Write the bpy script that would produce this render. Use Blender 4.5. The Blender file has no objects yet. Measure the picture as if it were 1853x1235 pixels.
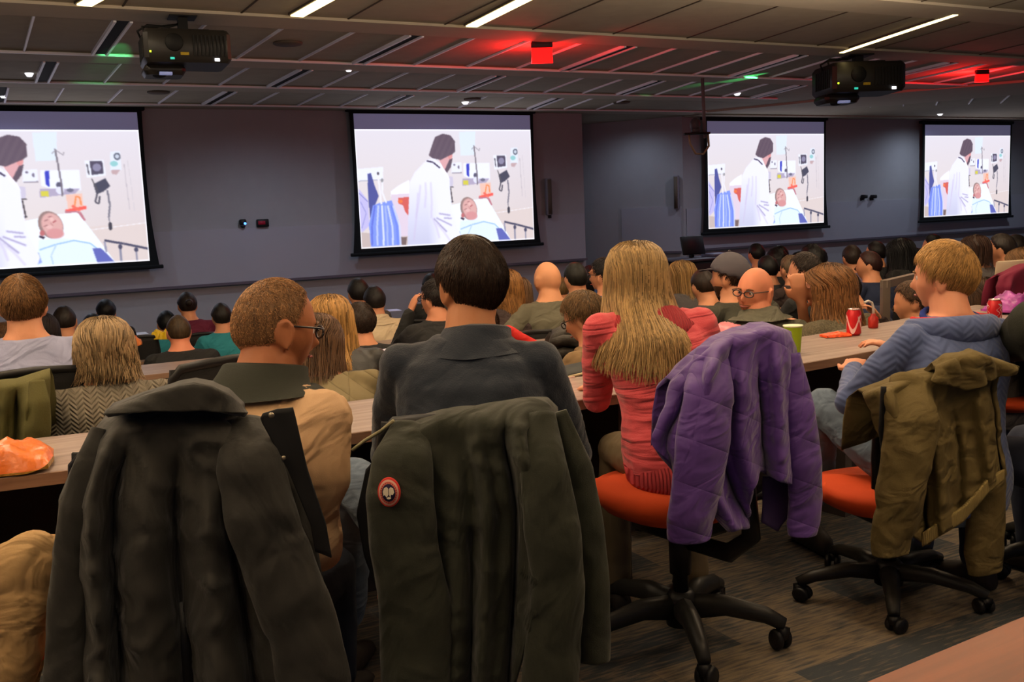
import bpy, bmesh, math, random
import numpy as np
from mathutils import Vector, Matrix, Euler, noise
from math import pi, sin, cos, atan, atan2, radians, sqrt, tau
random.seed(7); np.random.seed(7)
SC = bpy.context.scene
COL = SC.collection
# ------------------------------------------------------------ camera
FPX = 1800.0; IW = 1853.0; IH = 1235.0; CH = 1.38
PITCH = atan((617.5-380.0)/FPX); ROLL = 0.04
_f = Vector((0, cos(PITCH), -sin(PITCH))); _r0 = Vector((1, 0, 0)); _u0 = _r0.cross(_f)
_r = _r0*cos(ROLL) - _u0*sin(ROLL); _u = _r0*sin(ROLL) + _u0*cos(ROLL)
cam_d = bpy.data.cameras.new('camera'); cam = bpy.data.objects.new('camera', cam_d); COL.objects.link(cam)
cam_d.sensor_width = 36.0; cam_d.lens = 36.0*FPX/IW; cam_d.clip_start = 0.05
cam.matrix_world = Matrix(((_r.x, _u.x, -_f.x, 0), (_r.y, _u.y, -_f.y, 0), (_r.z, _u.z, -_f.z, CH), (0, 0, 0, 1)))
SC.camera = cam
# ------------------------------------------------------------ light
SC.view_settings.view_transform = 'Standard'; SC.view_settings.look = 'None'
SC.view_settings.gamma = 1.0; SC.view_settings.exposure = 0.0; SC.view_settings.use_curve_mapping = False
wd = bpy.data.worlds.new('hall_gloom'); SC.world = wd; wd.use_nodes = True
wd.node_tree.nodes['Background'].inputs[0].default_value = (0.50, 0.56, 0.90, 1)
wd.node_tree.nodes['Background'].inputs[1].default_value = 0.22
CEIL = 2.94; BH = 0.0
R2 = Vector((0.883, 0.469, 0)).normalized(); N2 = Vector((-0.469, 0.883, 0)).normalized()
def sq(s, q, z=0.0): return R2*s + N2*q + Vector((0, 0, z))
def area_lamp(name, loc, sx, sy, rz, power, color, spread=pi):
    l = bpy.data.lights.new(name, 'AREA'); l.shape = 'RECTANGLE'; l.size = sx; l.size_y = sy
    l.energy = power; l.color = color; l.spread = spread
    o = bpy.data.objects.new(name, l); COL.objects.link(o); o.location = loc; o.rotation_euler = (0, 0, rz)
    return o
WARM = (1.0, 0.80, 0.58); COOL = (0.72, 0.84, 1.0)
YAW0 = radians(28.0)
# the dimmed ceiling strips above and behind the camera (their fixtures hang outside the frame)
OVERHEAD = [(s, q) for q in (-0.9, 1.2, 3.3, 5.35) for s in (-4.6, -2.2, 0.2, 2.6, 5.0)]
LAMP_P = 14.0
# ------------------------------------------------------------ pixel helpers (a viewing ray met with a real distance)
def ray(x, y): return _f + _r*((x-IW/2)/FPX) - _u*((y-IH/2)/FPX)
CAMP = Vector((0, 0, CH))
def onz(x, y, z):
    d = ray(x, y); return CAMP + d*((z-CH)/d.z)
def aty(x, y, Y):
    d = ray(x, y); return CAMP + d*(Y/d.y)
def onplane(x, y, p, n):
    d = ray(x, y); return CAMP + d*((p-CAMP).dot(n)/d.dot(n))
# ------------------------------------------------------------ materials
MATS = {}
def lin(c):
    return tuple(((v/255.0)/12.92 if v/255.0 <= 0.04045 else ((v/255.0+0.055)/1.055)**2.4) for v in c[:3]) + (1.0,)
def mat(name, rgb, rough=0.8, bump=None, var=0.0, metal=0.0, emit=0.0, spec=0.3, sheen=0.0, extra=None, alpha=1.0, trans=0.0):
    """rgb in sRGB 0-255. bump=(kind, scale, strength); var = colour mottling"""
    if name in MATS: return MATS[name]
    m = bpy.data.materials.new(name); m.use_nodes = True; MATS[name] = m
    nt = m.node_tree; N = nt.nodes; L = nt.links; b = N['Principled BSDF']
    c = lin(rgb)
    b.inputs['Base Color'].default_value = c; b.inputs['Roughness'].default_value = rough
    b.inputs['Metallic'].default_value = metal; b.inputs['Specular IOR Level'].default_value = spec
    if sheen: b.inputs['Sheen Weight'].default_value = sheen
    if alpha < 1: b.inputs['Alpha'].default_value = alpha
    if trans: b.inputs['Transmission Weight'].default_value = trans
    if emit: b.inputs['Emission Color'].default_value = c; b.inputs['Emission Strength'].default_value = emit
    tc = N.new('ShaderNodeTexCoord')
    src = None
    if var:
        n = N.new('ShaderNodeTexNoise'); n.inputs['Scale'].default_value = extra.get('vs', 6.0) if extra else 6.0
        n.inputs['Detail'].default_value = 6; L.new(tc.outputs['Object'], n.inputs['Vector'])
        r = N.new('ShaderNodeMapRange'); r.inputs[1].default_value = 0.3; r.inputs[2].default_value = 0.7
        r.inputs[3].default_value = 1-var; r.inputs[4].default_value = 1+var
        L.new(n.outputs['Fac'], r.inputs[0])
        mx = N.new('ShaderNodeVectorMath'); mx.operation = 'SCALE'; mx.inputs[0].default_value = c[:3]
        L.new(r.outputs[0], mx.inputs['Scale']); L.new(mx.outputs[0], b.inputs['Base Color']); src = mx
    if bump:
        bp = N.new('ShaderNodeBump'); kind, sc, st = bump[:3]
        bp.inputs['Strength'].default_value = st; bp.inputs['Distance'].default_value = bump[3] if len(bump) > 3 else 0.01
        if kind == 'noise':
            t = N.new('ShaderNodeTexNoise'); t.inputs['Scale'].default_value = sc; t.inputs['Detail'].default_value = 5
            L.new(tc.outputs['Object'], t.inputs['Vector']); L.new(t.outputs['Fac'], bp.inputs['Height'])
        elif kind == 'voronoi':
            t = N.new('ShaderNodeTexVoronoi'); t.inputs['Scale'].default_value = sc
            L.new(tc.outputs['Object'], t.inputs['Vector']); L.new(t.outputs['Distance'], bp.inputs['Height'])
        elif kind == 'rib':       # vertical knitted ribs
            t = N.new('ShaderNodeTexWave'); t.inputs['Scale'].default_value = sc; t.inputs['Distortion'].default_value = 1.0
            L.new(tc.outputs['Object'], t.inputs['Vector']); L.new(t.outputs['Fac'], bp.inputs['Height'])
        elif kind in ('cable', 'quilt'):   # zigzag cable knit / long diagonal quilting seams
            sx = N.new('ShaderNodeSeparateXYZ'); L.new(tc.outputs['Object'], sx.inputs[0])
            def M(op, a, bb=None, cc=None):
                k = N.new('ShaderNodeMath'); k.operation = op
                for i, v in enumerate((a, bb, cc)):
                    if v is None: continue
                    if isinstance(v, (int, float)): k.inputs[i].default_value = v
                    else: L.new(v, k.inputs[i])
                return k.outputs[0]
            if kind == 'cable':
                ping = M('PINGPONG', sx.outputs[0], 0.5/sc*3)
                v = M('ADD', M('MULTIPLY', sx.outputs[2], sc*6.28), M('MULTIPLY', ping, sc*6.28*0.9))
                h = M('MULTIPLY', M('ADD', M('SINE', v), 1.0), 0.5)
                h2 = M('ABSOLUTE', M('SINE', M('MULTIPLY', sx.outputs[0], pi*sc/1.5)))
                h = M('MULTIPLY', h, M('ADD', M('MULTIPLY', h2, 0.6), 0.4))
            else:
                a = M('ADD', sx.outputs[2], M('MULTIPLY', sx.outputs[0], bump[4] if len(bump) > 4 else 0.35))
                h = M('POWER', M('ABSOLUTE', M('SINE', M('MULTIPLY', a, sc))), 0.35)
                a2 = M('ADD', M('MULTIPLY', sx.outputs[2], 0.35), M('MULTIPLY', sx.outputs[0], -1.0))
                h2 = M('POWER', M('ABSOLUTE', M('SINE', M('MULTIPLY', a2, sc*0.6))), 0.3)
                h = M('MULTIPLY', h, h2)
            L.new(h, bp.inputs['Height'])
        L.new(bp.outputs['Normal'], b.inputs['Normal'])
    if extra and 'fold' in extra:   # soft stretched creases of worn cloth
        fx, fy, fz, fd, frot = extra['fold']
        fm = N.new('ShaderNodeMapping'); fm.inputs['Rotation'].default_value = (0, frot, 0); f2 = N.new('ShaderNodeMapping'); f2.inputs['Scale'].default_value = (fx, fy, fz)
        L.new(tc.outputs['Object'], fm.inputs[0]); L.new(fm.outputs[0], f2.inputs[0])
        fn = N.new('ShaderNodeTexNoise'); fn.inputs['Scale'].default_value = 1.0; fn.inputs['Detail'].default_value = 2.5; fn.inputs['Distortion'].default_value = .8; L.new(f2.outputs[0], fn.inputs['Vector'])
        fb_ = N.new('ShaderNodeBump'); fb_.inputs['Strength'].default_value = 1.0; fb_.inputs['Distance'].default_value = fd
        L.new(fn.outputs['Fac'], fb_.inputs['Height'])
        if bump: L.new(bp.outputs['Normal'], fb_.inputs['Normal'])
        L.new(fb_.outputs['Normal'], b.inputs['Normal'])
    return m
def hair_mat(name, rgb, rough=0.5, var=0.5):
    if name in MATS: return MATS[name]
    m = mat(name, rgb, rough, spec=0.25); nt = m.node_tree; N = nt.nodes; L = nt.links; b = N['Principled BSDF']
    a = N.new('ShaderNodeAttribute'); a.attribute_name = 'tint'
    tc = N.new('ShaderNodeTexCoord'); mp = N.new('ShaderNodeMapping'); mp.inputs['Scale'].default_value = (1, 1, 0.12)
    n = N.new('ShaderNodeTexNoise'); n.inputs['Scale'].default_value = 90; n.inputs['Detail'].default_value = 3
    L.new(tc.outputs['Object'], mp.inputs[0]); L.new(mp.outputs[0], n.inputs['Vector'])
    s = N.new('ShaderNodeMath'); s.operation = 'ADD'; L.new(a.outputs['Fac'], s.inputs[0]); L.new(n.outputs['Fac'], s.inputs[1])
    r = N.new('ShaderNodeMapRange'); r.inputs[1].default_value = 0.3; r.inputs[2].default_value = 1.3
    r.inputs[3].default_value = 1-var*1.3; r.inputs[4].default_value = 1+var*1.3; L.new(s.outputs[0], r.inputs[0])
    mx = N.new('ShaderNodeVectorMath'); mx.operation = 'SCALE'; mx.inputs[0].default_value = lin(rgb)[:3]
    L.new(r.outputs[0], mx.inputs['Scale']); L.new(mx.outputs[0], b.inputs['Base Color'])
    bp = N.new('ShaderNodeBump'); bp.inputs['Strength'].default_value = 0.5; bp.inputs['Distance'].default_value = 0.004
    L.new(n.outputs['Fac'], bp.inputs['Height']); L.new(bp.outputs[0], b.inputs['Normal'])
    return m
def skin(name, rgb):
    if name in MATS: return MATS[name]
    m = mat(name, rgb, 0.55, ('noise', 120, 0.15, 0.003), 0.08, spec=0.35)
    b = m.node_tree.nodes['Principled BSDF']; b.inputs['Subsurface Weight'].default_value = 0.08
    b.inputs['Subsurface Radius'].default_value = (0.02, 0.008, 0.004); b.inputs['Subsurface Scale'].default_value = 0.3
    return m
# ------------------------------------------------------------ mesh helpers
class MB:
    def __init__(s): s.v = []; s.f = []
    def add(s, vs, fs):
        o = len(s.v); s.v.extend(tuple(v) for v in vs); s.f.extend([i+o for i in f] for f in fs); return s
    def box(s, c, size, rot=None, bevel=0.0):
        x, y, z = [d/2 for d in size]
        if bevel <= 0:
            vs = [Vector((i*x, j*y, k*z)) for k in (-1, 1) for j in (-1, 1) for i in (-1, 1)]
            fs = [(0, 2, 3, 1), (4, 5, 7, 6), (0, 1, 5, 4), (2, 6, 7, 3), (0, 4, 6, 2), (1, 3, 7, 5)]
        else:
            b = min(bevel, x*.9, y*.9, z*.9)
            ring = [(x-b, -y), (x, -y+b), (x, y-b), (x-b, y), (-x+b, y), (-x, y-b), (-x, -y+b), (-x+b, -y)]
            ring2 = [((abs(px)-b*.6)*(1 if px > 0 else -1), (abs(py)-b*.6)*(1 if py > 0 else -1)) for px, py in ring]
            vs = []
            for zz, rr in ((-z, ring2), (-z+b, ring), (z-b, ring), (z, ring2)): vs += [Vector((px, py, zz)) for px, py in rr]
            fs = [tuple(range(7, -1, -1)), tuple(range(24, 32))]
            for k in range(3):
                for i in range(8): fs.append((k*8+i, k*8+(i+1) % 8, (k+1)*8+(i+1) % 8, (k+1)*8+i))
        if rot is not None: vs = [rot @ v for v in vs]
        c = Vector(c); return s.add([v+c for v in vs], fs)
    def loft(s, rings, closed=True, cap=True):
        n = len(rings[0]); vs = [p for r in rings for p in r]; fs = []
        for k in range(len(rings)-1):
            for i in range(n if closed else n-1):
                j = (i+1) % n; fs.append((k*n+i, k*n+j, (k+1)*n+j, (k+1)*n+i))
        if cap and closed:
            fs.append(tuple(range(n-1, -1, -1))); fs.append(tuple(range((len(rings)-1)*n, len(rings)*n)))
        return s.add(vs, fs)
    def tube(s, pts, rad, n=10, flat=1.0, cap=True, up=None):
        pts = [Vector(p) for p in pts]; rings = []
        rad = rad if isinstance(rad, (list, tuple)) else [rad]*len(pts)
        prev = None
        for i, p in enumerate(pts):
            t = (pts[min(i+1, len(pts)-1)]-pts[max(i-1, 0)]).normalized()
            a = prev if prev is not None else (Vector(up) if up else (Vector((0, 0, 1)) if abs(t.z) < .9 else Vector((1, 0, 0))))
            x = a - t*a.dot(t)
            if x.length < 1e-5: x = t.orthogonal()
            x.normalize(); y = t.cross(x); prev = x
            rings.append([p + x*(rad[i]*cos(tau*k/n)*flat) + y*(rad[i]*sin(tau*k/n)) for k in range(n)])
        return s.loft(rings, True, cap)
    def caps(s, pts, rad, n=12):
        """limb: tapered tube with round joints"""
        s.tube(pts, rad, n)
        for p, r in zip(pts, rad if isinstance(rad, (list, tuple)) else [rad]*len(pts)): s.ball(p, (r, r, r), 10, 7)
        return s
    def ball(s, c, r, nu=16, nv=10, rot=None):
        c = Vector(c); vs = [Vector((0, 0, -r[2]))]
        for j in range(1, nv):
            a = -pi/2+pi*j/nv
            for i in range(nu): vs.append(Vector((r[0]*cos(a)*cos(tau*i/nu), r[1]*cos(a)*sin(tau*i/nu), r[2]*sin(a))))
        vs.append(Vector((0, 0, r[2]))); fs = [(0, 1+(i+1) % nu, 1+i) for i in range(nu)]
        for j in range(nv-2):
            for i in range(nu): a = 1+j*nu; fs.append((a+i, a+(i+1) % nu, a+nu+(i+1) % nu, a+nu+i))
        t = len(vs)-1; a = 1+(nv-2)*nu; fs += [(t, a+i, a+(i+1) % nu) for i in range(nu)]
        if rot is not None: vs = [rot @ v for v in vs]
        return s.add([v+c for v in vs], fs)
    def lathe(s, prof, c=(0, 0, 0), n=24, rot=None):
        c = Vector(c); rings = []
        for r, z in prof:
            rr = [Vector((r*cos(tau*i/n), r*sin(tau*i/n), z)) for i in range(n)]
            if rot is not None: rr = [rot @ v for v in rr]
            rings.append([v+c for v in rr])
        return s.loft(rings)
    def prism(s, poly, z0, z1):
        n = len(poly); vs = [Vector((p[0], p[1], z0)) for p in poly]+[Vector((p[0], p[1], z1)) for p in poly]
        fs = [tuple(range(n-1, -1, -1)), tuple(range(n, 2*n))]+[(i, (i+1) % n, n+(i+1) % n, n+i) for i in range(n)]
        return s.add(vs, fs)
    def xf(s, m):
        s.v = [tuple(m @ Vector(v)) for v in s.v]; return s
    def build(s, name, material, parent=None, smooth=True, angle=None):
        me = bpy.data.meshes.new(name); me.from_pydata(s.v, [], s.f); me.update()
        if smooth: me.shade_smooth()
        if smooth and angle: me.set_sharp_from_angle(angle=radians(angle))
        o = bpy.data.objects.new(name, me); COL.objects.link(o)
        for m in (material if isinstance(material, (list, tuple)) else [material]): me.materials.append(m)
        if parent is not None: o.parent = parent
        return o
def tag(o, label=None, cat=None, group=None, kind=None):
    if label: o['label'] = label
    if cat: o['category'] = cat
    if group: o['group'] = group
    if kind: o['kind'] = kind
    return o
def empty(name, loc, rz=0.0, label=None, cat=None, group=None):
    o = bpy.data.objects.new(name, None); COL.objects.link(o); o.location = loc; o.rotation_euler = (0, 0, rz)
    o.empty_display_size = 0.1; tag(o, label, cat, group); return o
def struct(o): o['kind'] = 'structure'; return o
_kids = {}
def copy_tree(o, parent=None):
    c = o.copy(); COL.objects.link(c); c.parent = parent
    for ch in o.children: copy_tree(ch, c)
    return c
def lerp(a, b, t): return a+(b-a)*t
def interp(t, xs, ys): return float(np.interp(t, xs, ys))
def sstep(x, a, b):
    t = np.clip((x-a)/(b-a), 0, 1); return t*t*(3-2*t)
_tex = {}
def clouds(size):
    if size not in _tex:
        t = bpy.data.textures.new('cloud_pattern', 'CLOUDS'); t.noise_scale = size; t.noise_depth = 2; _tex[size] = t
    return _tex[size]
def organic(o, voxel, smooth=4, disp=0.0, dscale=0.08, disp2=0.0):
    m = o.modifiers.new('remesh', 'REMESH'); m.mode = 'VOXEL'; m.voxel_size = voxel; m.use_smooth_shade = True
    m = o.modifiers.new('smooth', 'SMOOTH'); m.factor = 0.6; m.iterations = smooth
    if disp:
        m = o.modifiers.new('folds', 'DISPLACE'); m.texture = clouds(dscale); m.strength = disp; m.texture_coords = 'LOCAL'
        m.mid_level = 0.5
    if disp2:
        m = o.modifiers.new('creases', 'DISPLACE'); m.texture = clouds(dscale*0.3); m.strength = disp2; m.texture_coords = 'LOCAL'
    return o
# ============================================================ THE HALL
QA, QB = 14.37, 14.80
FLOORS = [(-9.0, 3.42, 0.0), (3.42, 5.27, -0.15), (5.27, 7.1, -0.30), (7.1, 8.9, -0.45), (8.9, 17.0, -0.60)]
def floor_at(p):
    q = Vector(p).dot(N2)
    for a, b, z in FLOORS:
        if a <= q < b: return z
    return -0.6
# carpet of woven planks in brown and slate
def carpet_mat():
    m = bpy.data.materials.new('carpet_planks'); m.use_nodes = True; nt = m.node_tree; N = nt.nodes; L = nt.links; b = N['Principled BSDF']
    b.inputs['Roughness'].default_value = 0.95; b.inputs['Specular IOR Level'].default_value = 0.1
    tc = N.new('ShaderNodeTexCoord'); mp = N.new('ShaderNodeMapping'); mp.inputs['Rotation'].default_value = (0, 0, -YAW0)
    L.new(tc.outputs['Object'], mp.inputs[0])
    br = N.new('ShaderNodeTexBrick'); br.inputs['Scale'].default_value = 1.0; br.inputs['Brick Width'].default_value = 0.55
    br.inputs['Row Height'].default_value = 0.23; br.inputs['Mortar Size'].default_value = 0.0; br.offset = 0.37
    br.inputs['Color1'].default_value = (0, 0, 0, 1); br.inputs['Color2'].default_value = (1, 1, 1, 1); br.inputs['Bias'].default_value = 0.0
    L.new(mp.outputs[0], br.inputs['Vector'])
    rp = N.new('ShaderNodeValToRGB'); e = rp.color_ramp.elements; e[0].color = lin((66, 70, 74)); e[1].color = lin((124, 110, 92))
    e[0].position = 0.35; e[1].position = 0.75
    mp2 = N.new('ShaderNodeMapping'); mp2.inputs['Scale'].default_value = (5, 40, 1); L.new(mp.outputs[0], mp2.inputs[0])
    n = N.new('ShaderNodeTexNoise'); n.inputs['Scale'].default_value = 2.0; n.inputs['Detail'].default_value = 4; L.new(mp2.outputs[0], n.inputs['Vector'])
    ad = N.new('ShaderNodeMath'); ad.operation = 'MULTIPLY_ADD'; ad.inputs[1].default_value = 0.45; L.new(br.outputs['Color'], ad.inputs[0]); 
    sb = N.new('ShaderNodeMath'); sb.operation = 'MULTIPLY_ADD'; sb.inputs[1].default_value = 1.3; sb.inputs[2].default_value = -0.4
    L.new(n.outputs['Fac'], sb.inputs[0]); L.new(sb.outputs[0], ad.inputs[2])
    L.new(ad.outputs[0], rp.inputs[0]); L.new(rp.outputs[0], b.inputs['Base Color'])
    n2 = N.new('ShaderNodeTexNoise'); n2.inputs['Scale'].default_value = 350; L.new(tc.outputs['Object'], n2.inputs['Vector'])
    bp = N.new('ShaderNodeBump'); bp.inputs['Strength'].default_value = 0.6; bp.inputs['Distance'].default_value = 0.004
    L.new(n2.outputs['Fac'], bp.inputs['Height']); L.new(bp.outputs[0], b.inputs['Normal'])
    return m
CARPET = carpet_mat()
fb = MB()
for a, b_, z in FLOORS:
    vs = [sq(-14, a, z), sq(34, a, z), sq(34, b_, z), sq(-14, b_, z)]
    fb.add(vs, [(0, 1, 2, 3)])
    if z > -0.6: fb.add([sq(-14, b_, z), sq(34, b_, z), sq(34, b_, z-0.15), sq(-14, b_, z-0.15)], [(0, 1, 2, 3)])
    fb.add([v+Vector((0, 0, -0.3)) for v in vs], [(3, 2, 1, 0)])
struct(fb.build('floor', CARPET, smooth=False))
WALLP = mat('painted_wall', (156, 156, 162), 0.9, ('noise', 60, 0.1, 0.003), 0.02)
def wallseg(mb, a, b, z0, z1, t=0.12):
    a = Vector(a); b = Vector(b); d = (b-a).normalized(); n = Vector((-d.y, d.x, 0))*t
    mb.add([a+Vector((0, 0, z0)), b+Vector((0, 0, z0)), b+n+Vector((0, 0, z0)), a+n+Vector((0, 0, z0)),
            a+Vector((0, 0, z1)), b+Vector((0, 0, z1)), b+n+Vector((0, 0, z1)), a+n+Vector((0, 0, z1))],
           [(0, 1, 5, 4), (1, 2, 6, 5), (2, 3, 7, 6), (3, 0, 4, 7), (0, 3, 2, 1), (4, 5, 6, 7)])
SA_END = 9.12
P1 = sq(SA_END, QA); P2 = Vector((1.42, 19.55, 0)); P3 = sq(11.55, QB)
m = MB(); wallseg(m, sq(-6, QA), P1, -0.6, 3.0); struct(m.build('wall_front', WALLP, smooth=False))
m = MB(); wallseg(m, P1, P2, -0.6, 3.0); struct(m.build('wall_recess', WALLP, smooth=False))
m = MB(); wallseg(m, P2, P3, -0.6, 3.0); struct(m.build('wall_facet', WALLP, smooth=False))
m = MB(); wallseg(m, P3, sq(30, QB), -0.6, 3.0); struct(m.build('wall_front.001', WALLP, smooth=False))
# long writing boards fixed along the wall with a ledge under them
BOARD = mat('board_panel', (158, 158, 170), 0.6, var=0.015, extra={'vs': 2})
def board(name, a, b, z0, z1, off=0.03):
    a = Vector(a); b = Vector(b); d = (b-a).normalized(); n = Vector((d.y, -d.x, 0))
    mb = MB(); c = (a+b)/2+n*(off/2+.001); rot = Matrix.Rotation(atan2(d.y, d.x), 3, 'Z')
    mb.box(c+Vector((0, 0, (z0+z1)/2)), ((b-a).length, off, z1-z0), rot)
    o = mb.build(name, BOARD, smooth=False)
    l = MB(); l.box(c+n*0.035+Vector((0, 0, z0)), ((b-a).length, 0.07, 0.035), rot)
    l.build('ledge', mat('ledge_grey', (92, 84, 96), 0.6), o, smooth=False)
    return o
struct(board('trim_1', sq(-6, QA), sq(SA_END-.02, QA), 0.5, 1.27))
struct(board('trim_2', P2+(P3-P2)*0.42, P3-(P3-P2)*0.02, 0.48, 1.32))
struct(board('trim_3', sq(11.6, QB), sq(30, QB), 0.5, 1.27))
# ------------------------------------------------------------ ceiling
CE = mat('ceiling_tile', (168, 158, 140), 0.92, ('noise', 90, 0.25, 0.004), 0.05)
CB = mat('ceiling_bulkhead', (182, 170, 152), 0.88, ('noise', 90, 0.1, 0.003), 0.03)
mb = MB(); mb.box(sq(8, 5.2, CEIL+0.06), (48, 30, 0.1), Matrix.Rotation(YAW0, 3, 'Z')); struct(mb.build('ceiling', CE, smooth=False))
BANDS = [(-0.1, .35), (1.95, 2.4), (3.85, 4.3), (5.85, 6.3), (7.85, 8.3), (10.0, 10.47), (11.98, 12.4), (13.9, QA+.02)]
LITEDGE = mat('ceiling_lit_edge', (240, 236, 244), 0.45); DARK = mat('ceiling_slot', (22, 20, 20), 0.9)  # pale strips stand in for joint edges catching the screen light
DARKJ = mat('ceiling_joint', (70, 58, 48), 0.9)
def sx_max(q): return 9.3 + (14.4-q)*0.95 if q > 8.4 else 30   # where the right wing begins
for k, (a, b_) in enumerate(BANDS):
    mb = MB(); s1 = sx_max(b_); s0 = -9
    if k == 7: s1 = 11.4
    mb.box(sq((s0+s1)/2, (a+b_)/2, CEIL), (s1-s0, b_-a, 0.024), Matrix.Rotation(YAW0, 3, 'Z'))
    o = struct(mb.build('ceiling_band', CB, smooth=False)); o.name = 'trim_%d' % (10+k)
    if 9 < a < 14:
        e = MB(); e.box(sq((s0+s1)/2, a-0.02, CEIL-0.012), (s1-s0, 0.028, 0.02), Matrix.Rotation(YAW0, 3, 'Z'))
        e.build('edge_strip', LITEDGE, o, smooth=False)
def fan(s): return interp(s, [3, 9], [0, radians(16)])
def ceil_strip(name, s, q1, q0, w, h, material, parent=None, off=0.0, z=CEIL+0.01):
    """a strip from the far band edge q1 back towards q0, turning with the fan of the hall"""
    a = sq(s, q1); ang = fan(s); d = -(Matrix.Rotation(-ang, 3, 'Z') @ N2); ln = (q1-q0)/cos(ang)
    side = Vector((d.y, -d.x, 0)); c = a+d*(ln/2)+side*off
    mb = MB(); mb.box(c+Vector((0, 0, z-h/2)), (w, ln, h), Matrix.Rotation(atan2(-d.x, d.y), 3, 'Z'))
    return mb.build(name, material, parent, smooth=False)
jn = MB(); clouds_q = [(13.9, 12.4), (11.98, 10.47), (10.0, 8.3)]
bright = MB(); dark = MB()
def add_strip(mb, s, q1, q0, w, h, off=0.0):
    a = sq(s, q1); ang = fan(s); d = -(Matrix.Rotation(-ang, 3, 'Z') @ N2); ln = (q1-q0)/cos(ang)
    side = Vector((d.y, -d.x, 0)); c = a+d*(ln/2)+side*off
    mb.box(c+Vector((0, 0, CEIL+0.012-h/2)), (w, ln, h), Matrix.Rotation(atan2(-d.x, d.y), 3, 'Z'))
slotn = 0
for ci, (q1, q0) in enumerate(clouds_q):
    s = -3.3+0.37*ci; k = 0
    while s < sx_max(q1)-0.4:
        if k % 4 == 2:
            fx = empty('ceiling_diffuser', sq(s, q1, CEIL), 0, 'long slotted air diffuser set flush in the ceiling tiles', 'air diffuser', 'slotted air diffusers in the ceiling')
            inv = Matrix.Translation(fx.location).inverted()
            sl = ceil_strip('slot', s, q1-.02, q0+.02, 0.09, 0.015, DARK); rails = [ceil_strip('rail', s, q1-.02, q0+.02, 0.022, 0.03, LITEDGE, None, o_) for o_ in (-.06, .06)]
            for o_ in [sl]+rails: o_.data.transform(inv); o_.parent = fx
        else: add_strip(bright, s, q1, q0, 0.016, 0.022)
        s += 0.62; k += 1
s = -4.0
while s < 16:
    for q1, q0 in ((7.85, 6.3), (5.85, 4.3), (3.85, 2.4)): add_strip(dark, s, q1, q0, 0.014, 0.008)
    s += 0.85
c_ = bpy.data.objects['ceiling']
bright.build('lit_tile_edge', LITEDGE, c_, smooth=False); dark.build('tile_joint', DARKJ, c_, smooth=False)
# right wing of the ceiling: a bulkhead running the other way and its own tiled field beyond
def cpt(x, y, z): return onz(x, y, z)
wing = [cpt(1256, 204.5, 2.93), cpt(1432, 187, 2.93), cpt(1640, 165, 2.93), cpt(1853, 147, 2.93), cpt(1990, 137, 2.93), cpt(1990, 160, 2.93), cpt(1853, 169, 2.93), cpt(1620, 189, 2.93), cpt(1460, 200, 2.93)]
far = [cpt(1460, 203, 2.93)]
mb = MB(); mb.prism(wing[::-1], 2.915, 2.96); struct(mb.build('trim_20', CB, smooth=False))
P = [cpt(1853, 169, 2.93), cpt(1620, 189, 2.93), cpt(1462, 200, 2.93), sq(14.2, QB-.45, 0), sq(27, QB-.45, 0)]
wd_ = (P[0]-P[2]).normalized(); wn = Vector((-wd_.y, wd_.x, 0))
mbt = MB()
for i in range(16):
    a = P[2]+wd_*(0.5+i*0.55); ln = 0.1+i*0.34
    b2 = a+Vector((0.36, 0.93, 0))*min(ln, 3.2)
    c = (a+b2)/2; dd = (b2-a)
    if dd.length < 0.3: continue
    mbt.box(c+Vector((0, 0, CEIL-c.z)), (0.018, dd.length, 0.02), Matrix.Rotation(atan2(-dd.x, dd.y), 3, 'Z'))
mbt.build('lit_tile_edge', LITEDGE, c_, smooth=False)
mb = MB(); mb.box(sq(20.8, QB-.22, CEIL), (18.4, .44, 0.03), Matrix.Rotation(YAW0, 3, 'Z')); struct(mb.build('trim_21', CB, smooth=False))
# ------------------------------------------------------------ strip lights
LITE = mat('lit_diffuser', (255, 226, 150), 0.5, emit=5.0)
def strip_light(a, b, label, group=None, w=0.085):
    a = Vector(a); b = Vector(b); d = b-a; rz = atan2(-d.x, d.y); c = (a+b)/2
    t = empty('strip_light', (c.x, c.y, CEIL), rz, label, 'ceiling light', group)
    MB().box((0, 0, 0.002), (w+0.03, d.length+0.03, 0.022)).build('frame', mat('light_frame', (70, 58, 44), 0.6), t, smooth=False)
    MB().box((0, 0, -0.012), (w, d.length, 0.014)).build('diffuser', LITE, t, smooth=False)
    return t
for (pa, pb), lb in zip([((148+4, 6), (215, -30)), ((537, 26), (640, -32)), ((853, 45), (1010, -35)), ((1523, 93), (1729, 24))],
        ['lit strip light at the top left corner of the ceiling, nearly cut by the frame', 'lit strip light in the ceiling right of the nearer black projector',
         'long lit strip light in the ceiling nearest above the red exit sign', 'lit strip light in the ceiling above the farther black projector']):
    strip_light(onz(pa[0], pa[1], CEIL), onz(pb[0], pb[1], CEIL), lb, 'lit strip lights', 0.05 if pa[0] > 1500 else 0.1)
for i, (s, q) in enumerate(OVERHEAD):
    area_lamp('overhead_lamp', sq(s, q, CEIL-0.03), 0.12, 1.5, YAW0, LAMP_P*{-0.9: .22, 1.2: .55, 3.3: 1.15, 5.35: 1.25}[q], WARM)
for s_, q_ in ((-3.6, 4.0), (-.8, 4.0), (2.2, 4.0), (5.4, 4.2), (-1.5, 0.6), (2.8, 0.6)):   # unseen upward fill lamps added to brighten the ceiling, no fixtures
    o_ = area_lamp('ceiling_fill_light', sq(s_, q_, 2.25), 0.12, 1.5, YAW0, 130.0, WARM); o_.rotation_euler = (pi, 0, -YAW0)
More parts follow.
